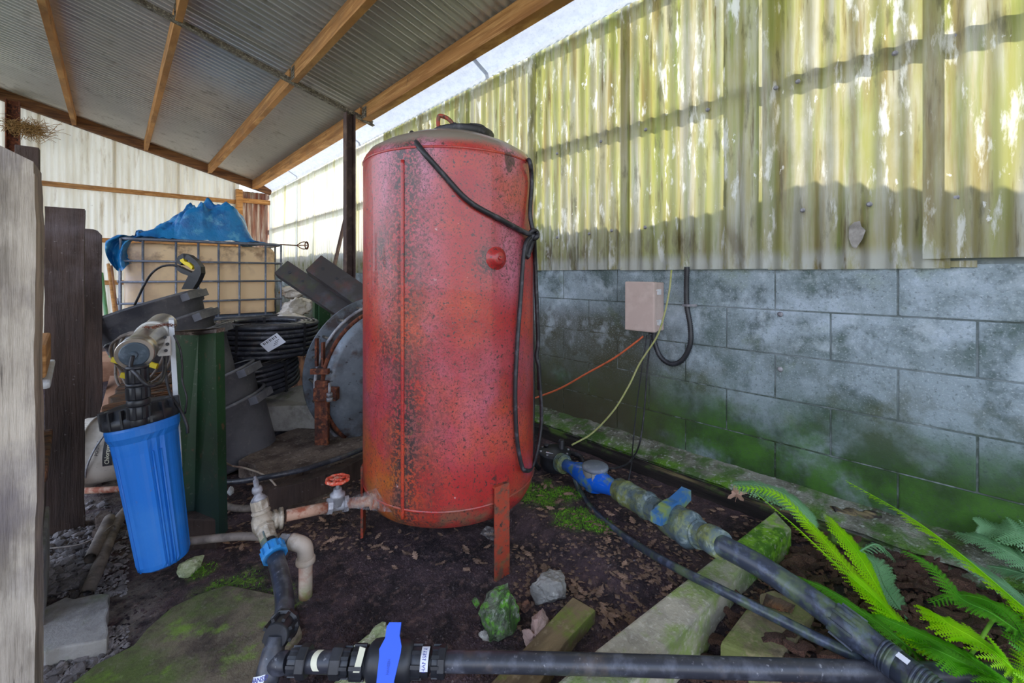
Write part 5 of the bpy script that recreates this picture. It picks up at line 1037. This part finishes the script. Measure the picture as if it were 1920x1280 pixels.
bent_text('POISON', .018, lambda u, v: wrap(d0_+dax*.072, xv, dax, yv, .1518)(u, -v), 'small_lettering', M['ink'], dr)
mb = MB(); mb.tube([d0_+dax*.07+(yv*math.cos(a)+xv*math.sin(a))*(.155+.012*math.cos(2*a))+dax*.05*math.sin(a*1.2) for a in [i*.1-.9 for i in range(22)]], .004, 6); ob('bail_handle', mb, M['galv'], dr)
mb = MB(); mb.tube([PD(150, 920, 2.0), PD(200, 918, 2.0), PD(260, 914, 1.98), PD(330, 910, 1.95)], .014, 12); ob('brown_pipe', mb, M['rustpipe'], label='straight brownish pipe running under the white drum', cat='pipe')
# pipes on the ground, bottom left
def opipe(pts, r, label, m='greypvc'):
    t = thing('old_pipe', pts[0], label, 'pipe'); mb = MB(); sp_ = spline(pts, 6); mb.tube(sp_, r, 16, cap=False); mb.tube(list(reversed(sp_)), r*.8, 16, cap=False)
    mb.tube([sp_[0], sp_[0]+(sp_[1]-sp_[0])*.01], r*.8, 16) if False else None; ob('pipe_wall', mb, M[m], t); mb = MB(); mb.tube(sp_[2:4], r*.79, 16); ob('dark_inside', mb, M['ink'], t)
opipe([G(161, 1116, .022), G(185, 1062, .03), G(205, 1010, .03), G(222, 975, .03), G(238, 955, .03)], .020, 'longer grey plastic pipe with open end lying on the gravel')
opipe([G(170, 1046, .045), G(190, 1003, .05), G(205, 972, .05)], .019, 'shorter grey pipe tied on top of the longer open one')
cable('tie_wire', [G(60, 1030, .02), G(110, 1026, .02), G(150, 1020, .03), G(185, 1004, .06), G(212, 985, .065), G(218, 1000, .03)], .0025, M['greypvc'], 'thin grey wire running over the gravel to the tied pipes', 'wire')
slab('flat_stone', KG([(176, 995), (184, 955), (208, 958), (212, 985), (190, 1020)], .03), .03, M['dirtyslab'], 'flat brown board end under the tied grey pipes', 'board', bev=.004, jag=.03)
cable('cream_string', [PD(412, 825, 1.75), PD(418, 840, 1.75), PD(412, 856, 1.75), G(432, 872, .08), G(462, 878, .12), G(500, 893, .14), G(525, 920, .1), G(545, 943, .03)], .0042, M['pvc'], 'cream cord trailing over the slabs right of the green post', 'cord')
cable('garden_hose', [G(405, 938, .02), G(430, 950, .02), G(460, 953, .02), G(500, 948, .02)], .015, M['greypvc'], 'short length of grey hose on the soil behind the brass fitting', 'hose')
cable('black_hose', [PD(395, 905, 2.0), PD(450, 902, 1.98), G(505, 893, .15), G(560, 882, .15), G(620, 864, .15), G(660, 850, .15), G(700, 832, .15)], .0125, M['pipe'], 'black hose running along the timber edge behind the tank', 'hose')
cable('black_hose', [G(490, 822, .04), G(520, 812, .05), G(560, 798, .06), G(600, 790, .06)], .013, M['pipe'], 'short black hose behind the flat dirty slab', 'hose')
# slabs under the vessel
slab('dirty_slab', [G(452, 858, .10), G(530, 812, .10), G(640, 775, .10), G(720, 770, .10), G(720, 845, .10), G(560, 880, .10), G(480, 895, .10)], .09, M['dirtyslab'], 'wide soil covered concrete slab behind the gate valve', 'slab', jag=.12, seed=4)
slab('timber_edge', [G(478, 905, .12), G(560, 893, .12), G(640, 868, .12), G(700, 838, .12), G(700, 848, .12), G(640, 880, .12), G(560, 906, .12), G(486, 922, .12)], .12, M['sleeper'], 'dark timber edging along the front of the dirty slab', 'timber', bev=.004)
slab('ground_stone', KG([(530, 968), (560, 918), (620, 915), (690, 945), (650, 958)], .03), .03, M['dirtyslab'], 'flat broken stone on the soil under the rusty pipe', 'stone', jag=.05, seed=6)
slab('concrete_block', [PD(486, 762, 2.75), PD(488, 745, 3.0), PD(560, 722, 3.05), PD(612, 716, 3.0), PD(612, 760, 2.7)], .16, M['conc'], 'pale concrete block under the lower pipe coil', 'block', bev=.008)
rock('clod', 506, 800, .03, (.035, .03, .03), 61, M['gravel'], 'dark clod of soil beside the bottom tub')
# ---------------------------------------------------------------- tubs
def tub(cx, cy, d, ax, depth, r, tilt, label, taper=.74):
    c = PD(cx, cy, d); A = (RV*ax[0]-UP*ax[1]+FV*tilt).normalized(); t = thing('plastic_tub', c+A*depth, label, 'tub', 'black plastic tubs nested in a leaning stack')
    mb = MB(); rb = r*taper
    mb.lathe([(.0, r-.012), (-.006, r-.008), (-.008, r), (-.002, r+.008), (.006, r+.008), (.008, r+.002), (.055, r-.006), (.058, r-.016), (depth-.02, rb+.006), (depth-.004, rb), (depth, rb-.012), (depth, rb-.03), (depth-.01, rb-.03), (depth-.012, rb-.034), (.03, r-.026)], c, A, 56, cap=False)
    mb.lathe([(depth-.011, rb-.02), (depth-.010, 0)], c, A, 56, cap=False); ob('tub_body', mb, M['blackdusty'], t)
    x, y = frame(A); e = (RV-A*RV.dot(A)).normalized(); sd2 = A.cross(e)
    for s in (1, -1):
        R = Matrix((e*s, sd2, A)).transposed(); q = c+e*s*(r+.014)+A*.010; mb = MB(); mb.box(q, (.05, .15, .008), R, .002); mb.box(q+A*.018+e*s*.021, (.007, .15, .036), R, .002); mb.box(q+sd2*.073+A*.018, (.045, .006, .036), R); mb.box(q-sd2*.073+A*.018, (.045, .006, .036), R)
        ob('handle_lip', mb, M['blackdusty'], t)
    return t
ax = (.33, .94)
tub(405, 758, 2.42, (.30, .95), .34, .245, .12, 'bottom tub of the leaning nested black stack', .80)
tub(383, 712, 2.42, (.33, .94), .34, .25, .12, 'second tub from the bottom of the leaning black stack')
tub(329, 641, 2.44, (.36, .93), .34, .25, .12, 'middle tub of the leaning black stack')
tub(304, 612, 2.45, (.36, .93), .34, .25, .12, 'second tub from the top of the leaning black stack')
tub(276, 575, 2.46, (.33, .94), .34, .268, .12, 'topmost tub of the leaning black stack with rim facing the tote')
# spray gun
sg = thing('spray_gun', PD(352, 510, 2.42), 'black and yellow pressure washer trigger gun sticking out of the top tub', 'spray gun')
def gp_(x, y, d=2.42): return PD(x, y, d)
mb = MB()
for poly in ([(329, 491), (334, 480), (342, 475), (350, 477), (345, 486), (338, 497)], [(342, 475), (354, 478), (367, 488), (363, 497), (354, 489), (345, 485)], [(367, 488), (376, 500), (377, 512), (365, 507), (364, 499), (363, 496)], [(377, 512), (371, 526), (353, 517), (359, 511), (365, 506)], [(371, 526), (361, 542), (340, 542), (348, 526), (353, 516)], [(353, 517), (340, 512), (330, 505), (333, 499), (345, 505), (359, 511)]):
    mb.prism([gp_(x, y, 2.40) for x, y in poly], 0, 0, FV*.035)
ob('gun_body', mb, M['black'], sg)
mb = MB(); mb.prism([gp_(x, y, 2.395) for x, y in [(337, 487), (343, 484), (346, 490), (354, 492), (361, 500), (359, 505), (352, 499), (344, 495), (338, 490)]], 0, 0, FV*.02); ob('trigger', mb, M['yellow'], sg)
mb = MB(); mb.tube(spline([gp_(338, 500), gp_(322, 497), gp_(302, 500), gp_(284, 513), gp_(270, 535), gp_(258, 560), gp_(252, 572)], 8), .006, 8); ob('supply_hose', mb, M['rubber'], sg)
# coils of pipe
def coil(c, A, r, rows, turns, rp, label, tag=None):
    t = thing('pipe_coil', c, label, 'coil'); A = V(A).normalized(); x, y = frame(A); rs = random.Random(int(r*1000))
    for j in range(rows):
        for i in range(turns):
            rr = r-i*rp*2.05+rs.uniform(-.004, .004); off = A*(j*rp*2.02+rs.uniform(-.003, .003)); q = V((rs.uniform(-.003, .003), rs.uniform(-.003, .003), 0))
            mb = MB(); mb.tube([c+q+off+x*math.cos(a)*rr+y*math.sin(a)*rr for a in [k*math.pi/28 for k in range(57)]], rp, 8, cap=False); ob('turn', mb, M['pipe'], t)
    for k in range(5):
        a = k*2*math.pi/5+.5; e = x*math.cos(a)+y*math.sin(a); t2 = A.cross(e); w = rp*1.15; hi = (rows-1)*rp*2.02; wi = (turns-1)*rp*2.05
        mb = MB(); loop = [c+e*(r+w)-A*w, c+e*(r+w)+A*(hi+w), c+e*(r-wi-w)+A*(hi+w), c+e*(r-wi-w)-A*w, c+e*(r+w)-A*w]
        for p, q in zip(loop, loop[1:]):
            D = (q-p).normalized(); N = t2.cross(D); mb.box((p+q)/2, ((q-p).length, .018, .002), Matrix((D, t2, N)).transposed())
        ob('strap', mb, M['ink'], t)
    return t
uc = PD(500, 655, 3.05); up_ = coil(uc, (0.02, -.02, 1), .315, 7, 4, .0155, 'upper larger coil of black pipe with a white paper label')
lc = PD(478, 712, 3.0); coil(lc-UP*.02, (-.10, -.12, 1), .265, 6, 4, .0165, 'lower smaller coil of black pipe on the concrete block')
lbp = [PD(487, 645, 2.68), PD(519, 624, 2.68), PD(536, 641, 2.68), PD(503, 660, 2.68)]
mb = MB(); mb.prism(lbp, 0, 0, FV*.001); ob('paper_label', mb, M['white'], up_, label='white paper label with printed bars')
def LB(u, v): return lbp[0].lerp(lbp[1], u).lerp(lbp[3].lerp(lbp[2], u), v)-FV*.001
mb = MB()
for k in range(9):
    u = .12+.085*k; w = .028 if k % 2 else .05; mb.add([LB(u, .10), LB(u+w, .10), LB(u+w, .32), LB(u, .32)], [(0, 1, 2, 3)])
for k in range(3): mb.add([LB(.62-.1*k, .5+.12*k), LB(.85-.1*k, .5+.12*k), LB(.85-.1*k, .54+.12*k), LB(.62-.1*k, .54+.12*k)], [(0, 1, 2, 3)])
ob('label_print', mb, M['ink'], up_, kind='stuff')
# ---------------------------------------------------------------- big steel vessel
vs_ = thing('steel_vessel', PD(700, 830, 2.6), 'large grey steel pressure vessel lying on its side behind the red tank', 'vessel')
fcx = PD(748, 706, 2.75); axv = (-RV*.62+FV*.78).normalized(); rF = .445
mb = MB(); mb.lathe([(-.03, 0), (-.028, rF*.5), (-.015, rF*.9), (0, rF), (.03, rF)], fcx, axv, 64, cap=False); ob('end_disc', mb, M['vessel'], vs_)
def ringm(t0, t1, ri, ro, m, nm):
    mb = MB(); mb.lathe([(t0, ri), (t0, ro), (t1, ro), (t1, ri), (t0, ri)], fcx, axv, 72, cap=False, smooth=False); return ob(nm, mb, m, vs_)
ringm(.03, .05, rF-.03, rF+.012, M['vesselflange'], 'front_ring'); mb = MB(); mb.lathe([(.03, rF-.03), (.30, rF-.02)], fcx, axv, 64, cap=False); ob('shell', mb, M['vesselflange'], vs_)
ringm(.12, .135, rF-.03, rF+.022, M['vesselflange'], 'clamp_band'); ringm(.27, .29, rF-.04, rF+.055, M['vessel'], 'rear_flange')
mb = MB(); mb.lathe([(.28, rF+.0), (.42, rF+.0), (.5, rF*.8), (.53, 0)], fcx, axv, 64, cap=False); ob('barrel', mb, M['vessel'], vs_)
X2, Y2 = frame(axv)
def VA(deg, r, t):   # deg measured in view from camera-ish side: 180 = left, 90 = up
    e = -(X2 if X2.dot(RV) < 0 else -X2)*math.cos(math.radians(deg))+UP*math.sin(math.radians(deg)); e = (e-axv*e.dot(axv)).normalized(); return fcx+e*r+axv*t
for dg in range(95, 270, 17):
    mb = MB(); q = VA(dg, rF+.016, .20); mb.cyl(q-axv*.07, q+axv*.07, .008, n=8); mb.cyl(q-axv*.08, q-axv*.062, .016, n=6); ob('bolt', mb, M['steelbar'], vs_)
mb = MB(); mb.tube([VA(a, rF+.035, .075) for a in range(92, 235, 6)], .010, 8); ob('rim_tube', mb, M['galv'], vs_, label='shiny grey tube following the rim')
mb = MB(); mb.tube([VA(a, rF+.010, .02) for a in range(92, 225, 6)], .012, 8); ob('rusty_rim', mb, M['rust'], vs_)
bkp = PD(604, 760, 2.46); mb = MB(); R0 = Matrix.Rotation(-AZ, 3, 'Z')
mb.box(V((bkp.x, bkp.y, .24)), (.075, .03, .44), R0, .004); mb.box(PD(612, 738, 2.44), (.13, .05, .07), R0, .004); ob('support_bracket', mb, M['rust'], vs_, label='rusty steel support bracket')
mb = MB(); mb.box(PD(600, 696, 2.44), (.10, .03, .03), R0, .003); mb.box(PD(594, 660, 2.5), (.012, .03, .16), R0); mb.box(PD(606, 664, 2.5), (.012, .03, .14), R0); ob('hinge_lug', mb, M['rust'], vs_)
mb = MB(); q = PD(618, 752, 2.38); mb.cyl(q, q+UP*.10, .008, n=8); mb.cyl(q-UP*.0, q+UP*.02, .018, n=6); mb.cyl(q+UP*.028, q+UP*.045, .016, n=6); ob('stud_bolt', mb, M['galv'], vs_)
# channels resting behind
def chan(a, b_, w, dpt, label):
    D = (b_-a).normalized(); n_ = (-FV*.75+UP*.5); n_ = (n_-D*n_.dot(D)).normalized(); s_ = n_.cross(D); R = Matrix((D, s_, n_)).transposed(); L_ = (b_-a).length; c = (a+b_)/2
    mb = MB(); mb.box(c, (L_, w, .006), R); mb.box(c+s_*w/2-n_*dpt/2, (L_, .006, dpt), R); mb.box(c-s_*w/2-n_*dpt/2, (L_, .006, dpt), R); t = thing('steel_channel', b_, label, 'channel'); ob('web', mb, M['channel'], t)
    mb = MB(); mb.cyl(a+D*.08+n_*.002, a+D*.08+n_*.005, .012, n=12); mb.cyl(a+D*.2+n_*.002, a+D*.2+n_*.005, .010, n=12); ob('hole', mb, M['ink'], t)
chan(PD(527, 500, 3.15), PD(710, 622, 3.05), .12, .075, 'left dark steel channel slanting over the vessel')
chan(PD(588, 492, 3.0), PD(750, 604, 2.95), .14, .085, 'right mossy dark steel channel slanting over the vessel')
# green upright and sacks behind
mb = MB(); a = PD(594, 545, 3.6); b_ = PD(608, 545, 3.6); mb.box(V((a.x, a.y, .45)), (.05, .05, .95)); mb.box(V((b_.x, b_.y, .47)), (.09, .03, .9)); ob('green_upright', mb, M['greensteel'], label='short green steel upright beside the white sacks', cat='post')
for i, (x, y, d, s, l) in enumerate([(548, 548, 4.6, (.16, .14, .09), 'topmost white sack behind the pipe coils'), (560, 575, 4.4, (.22, .16, .13), 'large middle white sack behind the pipe coils'), (552, 600, 4.2, (.2, .16, .1), 'lower pale sack behind the pipe coils'), (540, 640, 4.2, (.3, .3, .2), 'bottom sack of the pile behind the pipe coils')]):
    c = PD(x, y, d); mb = MB(); mb.rock(c, s, 70+i, 4, 1.6, flat=False); ob('white_sack', mb, M['sack'], label=l, cat='sack')
c = PD(572, 660, 4.15); mb = MB()
for k in range(5): mb.box(V((c.x, c.y, .36))+RV*(-.36+.18*k), (.12, .8, .02), R0)
for k in range(3): mb.box(V((c.x, c.y, .18))+FV*(-.35+.35*k), (.85, .06, .34), R0)
ob('pallet_stand', mb, M['ply'], label='timber stand under the white sacks', cat='stand')
# ---------------------------------------------------------------- IBC tote
YI = 4.81; FI = 1.14
ib = thing('ibc_tote', (.66, YI+.5, .18), 'caged cream plastic water tote with blue tarp on top', 'tote')
def xi(px): r = ray(px, 500); return YI*r.x/r.y
X0, X1 = xi(226), xi(526)
vpx = [226, 268, 330, 372, 410, 449, 498, 527]
ztop = 1.36; zb = .20
zhs = [1.175, 1.00, .82, .66, .48, .32]
# bottle
def bottle(name, z0, z1, m, r=.07, topround=True):
    mb = MB(); x0, x1, y0, y1 = X0+.03, X1-.03, YI+.03, YI+.97; n = 8
    def ring(z, ins):
        out = []
        for (cx_, cy_, a0) in ((x1-r, y1-r, 0), (x0+r, y1-r, 90), (x0+r, y0+r, 180), (x1-r, y0+r, 270)):
            for i in range(n+1): a = math.radians(a0+90*i/n); out.append(V((cx_+(r-ins)*math.cos(a), cy_+(r-ins)*math.sin(a), z)))
        return out
    lv = [ring(z0, 0)]
    for i in range(9): lv.append(ring(z0+(z1-.07-z0)*i/8+.001, .004*(i % 2)))
    for a in (20, 45, 70, 88): lv.append(ring(z1-.07+.07*math.sin(math.radians(a)), .07*(1-math.cos(math.radians(a)))))
    k = len(lv[0]); vs = [p for r_ in lv for p in r_]; fs = [(i*k+j, i*k+(j+1) % k, (i+1)*k+(j+1) % k, (i+1)*k+j) for i in range(len(lv)-1) for j in range(k)]
    fs += [tuple(reversed(range(k))), tuple((len(lv)-1)*k+j for j in range(k))]; mb.add(vs, fs, True); return ob(name, mb, m, ib)
bottle('bottle', .69, ztop-.025, M['ibc']); bottle('lower_bottle', .34, .69, M['ibcwater'])
def bar(a, b_, r=.009): mb = MB(); mb.cyl(a, b_, r, n=8); return ob('cage_bar', mb, M['cage'], ib)
for px in vpx:
    x = xi(px); bar(V((x, YI, .30)), V((x, YI, ztop)))
for z in zhs: bar(V((X0, YI-.012, z)), V((X1, YI-.012, z))); bar(V((X0-.012, YI, z)), V((X0-.012, YI+1, z))); bar(V((X1+.012, YI, z)), V((X1+.012, YI+1, z)))
for k in range(1, 6):
    for x in (X0, X1): bar(V((x, YI+k*.2, .30)), V((x, YI+k*.2, ztop)))
for k in range(8): bar(V((X0+(X1-X0)*k/7, YI+1, .30)), V((X0+(X1-X0)*k/7, YI+1, ztop)))
rr_ = .06; rim = []
for (cx_, cy_, a0) in ((X1-rr_, YI+1-rr_, 0), (X0+rr_, YI+1-rr_, 90), (X0+rr_, YI+rr_, 180), (X1-rr_, YI+rr_, 270)):
    for i in range(5): a = math.radians(a0+22.5*i); rim.append(V((cx_+rr_*math.cos(a), cy_+rr_*math.sin(a), ztop)))
mb = MB(); mb.tube(rim+[rim[0]], .014, 8, cap=False); ob('top_rim', mb, M['cage'], ib)
mb = MB(); mb.box(((X0+X1)/2, YI+.5, .30), (X1-X0, 1.0, .03)); mb.box(((X0+X1)/2, YI+.06, .15), (X1-X0, .1, .28)); mb.box(((X0+X1)/2, YI+.94, .15), (X1-X0, .1, .28)); ob('pallet', mb, M['cage'], ib)
# tarp
tpt = thing('blue_tarp', (X0+.5, YI+.5, ztop), 'crumpled blue tarpaulin heaped over the caged tote', 'tarpaulin')
def th_(u, v):
    x = X0+.10+(X1-X0-.22)*u; y = YI+.03+.8*v
    prof_ = (.12+.55*sst(u, .05, .30)+.45*sst(u, .22, .48))*(1-sst(u, .70, .95)**1.3)*(.55+.5*math.sin(math.pi*min(1, v*1.05+.2))**.6)
    if v < .06: prof_ *= v/.06
    wz = noise.noise(V((u*5+v*3, v*3, 0)))*.07+abs(noise.noise(V((u*4-v*3, v*4, 3))))*.13+.06*(1-min(1, abs(noise.noise(V((u*4+v*2, v*3-u*2, 11))))*3))**2-.05*(1-min(1, abs(noise.noise(V((u*5-v*3, v*4, 21))))*3))**2+.012*noise.noise(V((u*18, v*10+u*9, 5)))
    return V((x+.03*noise.noise(V((u*7, v*7, 9))), y, ztop+.012+.25*prof_+wz*(.25+prof_)))
mb = MB(); mb.grid(th_, 140, 80); ob('heap', mb, M['tarp'], tpt)
def hang(u, v):
    x = X0-.07-.10*v*(1-v)*1.5+(.17)*u*(1-.35*v)+.05*v*.6; z = ztop+.03-.27*v*(1+.12*math.sin(u*5)); y = YI+.05-.05*math.sin(u*9+v*3)+.02*noise.noise(V((u*9, v*9, 2)))-.05*v
    if v < .2: x += (.2-v)*.25
    return V((x, y, z))
mb = MB(); mb.grid(hang, 24, 24); ob('hanging_corner', mb, M['tarp'], tpt)
mb = MB(); mb.grid(lambda u, v: V((X0+.02+.35*u, YI+.0+.3*v+.02*math.sin(u*20), ztop+.018+.02*noise.noise(V((u*9, v*9, 4))))), 20, 8); ob('flat_edge', mb, M['tarp'], tpt)
# mixer paddle rod at the right end
a = YP(505, 457, YI+.05); b_ = YP(556, 460, YI+.1); mp = thing('mixer_paddle', a, 'rusty wire mixer paddle sticking out right of the tote', 'tool')
mb = MB(); mb.cyl(a, b_, .006, n=8); ob('rod', mb, M['rust'], mp)
for s in (1, -1, .1):
    mb = MB(); mb.tube(spline([b_, PD(566, 460-6*s, 4.3)+FV*.03*(1-abs(s)), PD(574, 460-6*s, 4.3)+FV*.04*(1-abs(s)), PD(578, 460, 4.3)], 6), .005, 6); ob('paddle_wire', mb, M['rust'], mp)
mb = MB(); q = PD(575, 460, 4.3); mb.tube([q+UP*math.cos(t)*.036+FV*math.sin(t)*.036 for t in [i*math.pi/8 for i in range(17)]], .006, 6, cap=False); ob('paddle_ring', mb, M['rust'], mp)
# broom handles by the back wall
for i, (x0, y0, x1, y1, d0, d1, r, m, l) in enumerate([(203, 495, 222, 640, 5.3, 4.9, .016, 'pine', 'left light wooden tool handle leaning by the far wall'), (209, 498, 226, 640, 5.35, 4.95, .013, 'brownboard', 'right brown wooden tool handle leaning by the far wall'), (190, 512, 205, 640, 4.9, 4.6, .018, 'fernpale', 'pale green pole leaning beside the wooden tool handles')]):
    B_ = PD(x1, y1, d1); A_ = PD(x0, y0, d0); B_ = A_+(B_-A_)*((A_.z)/(A_.z-B_.z)); mb = MB(); mb.cyl(A_, B_, r, n=10); ob('tool_handle', mb, M[m], label=l, cat='handle')
# far timber ledge and orange board behind the tubs
mb = MB(); a = YP(200, 640, 6.0); mb.box((-.2, 6.3, .1), (1.4, .8, .2), bev=.01); ob('brown_pallet', mb, M['brownboard'], label='low brown platform on the ground before the far white wall', cat='platform')
mb = MB(); mb.cyl(PD(163, 600, 2.55), PD(196, 605, 2.5), .012, n=10); ob('metal_rod', mb, M['galv'], label='short bright metal rod between the dark sleeper and the top tub', cat='rod')
# cobwebs
def web(pts, label):
    mb = MB(); a, b_, c, d = pts; mb.grid(lambda u, v: a.lerp(b_, u).lerp(d.lerp(c, u), v)-UP*.02*math.sin(math.pi*u)*math.sin(math.pi*v), 8, 8); ob('cobweb', mb, M['web'], label=label, cat='cobweb')
web([PD(650, 935, 1.57), TS(705, 915, .005), TS(735, 960, .005), PD(652, 952, 1.56)], 'dusty cobweb stretched over the tank inlet pipe')
web([PD(86, 525, 1.93), PD(90, 528, 1.92), PD(135, 526, 1.91), PD(92, 552, 1.92)], 'small cobweb on the upper left edge of the taller dark sleeper')
web([TS(912, 985, -.0), TS(928, 990, 0), TS(928, 1010, 0)+V((0, 0, -.01)), TS(900, 1000, -.02)], 'grey cobweb under the tank rim beside the front leg')
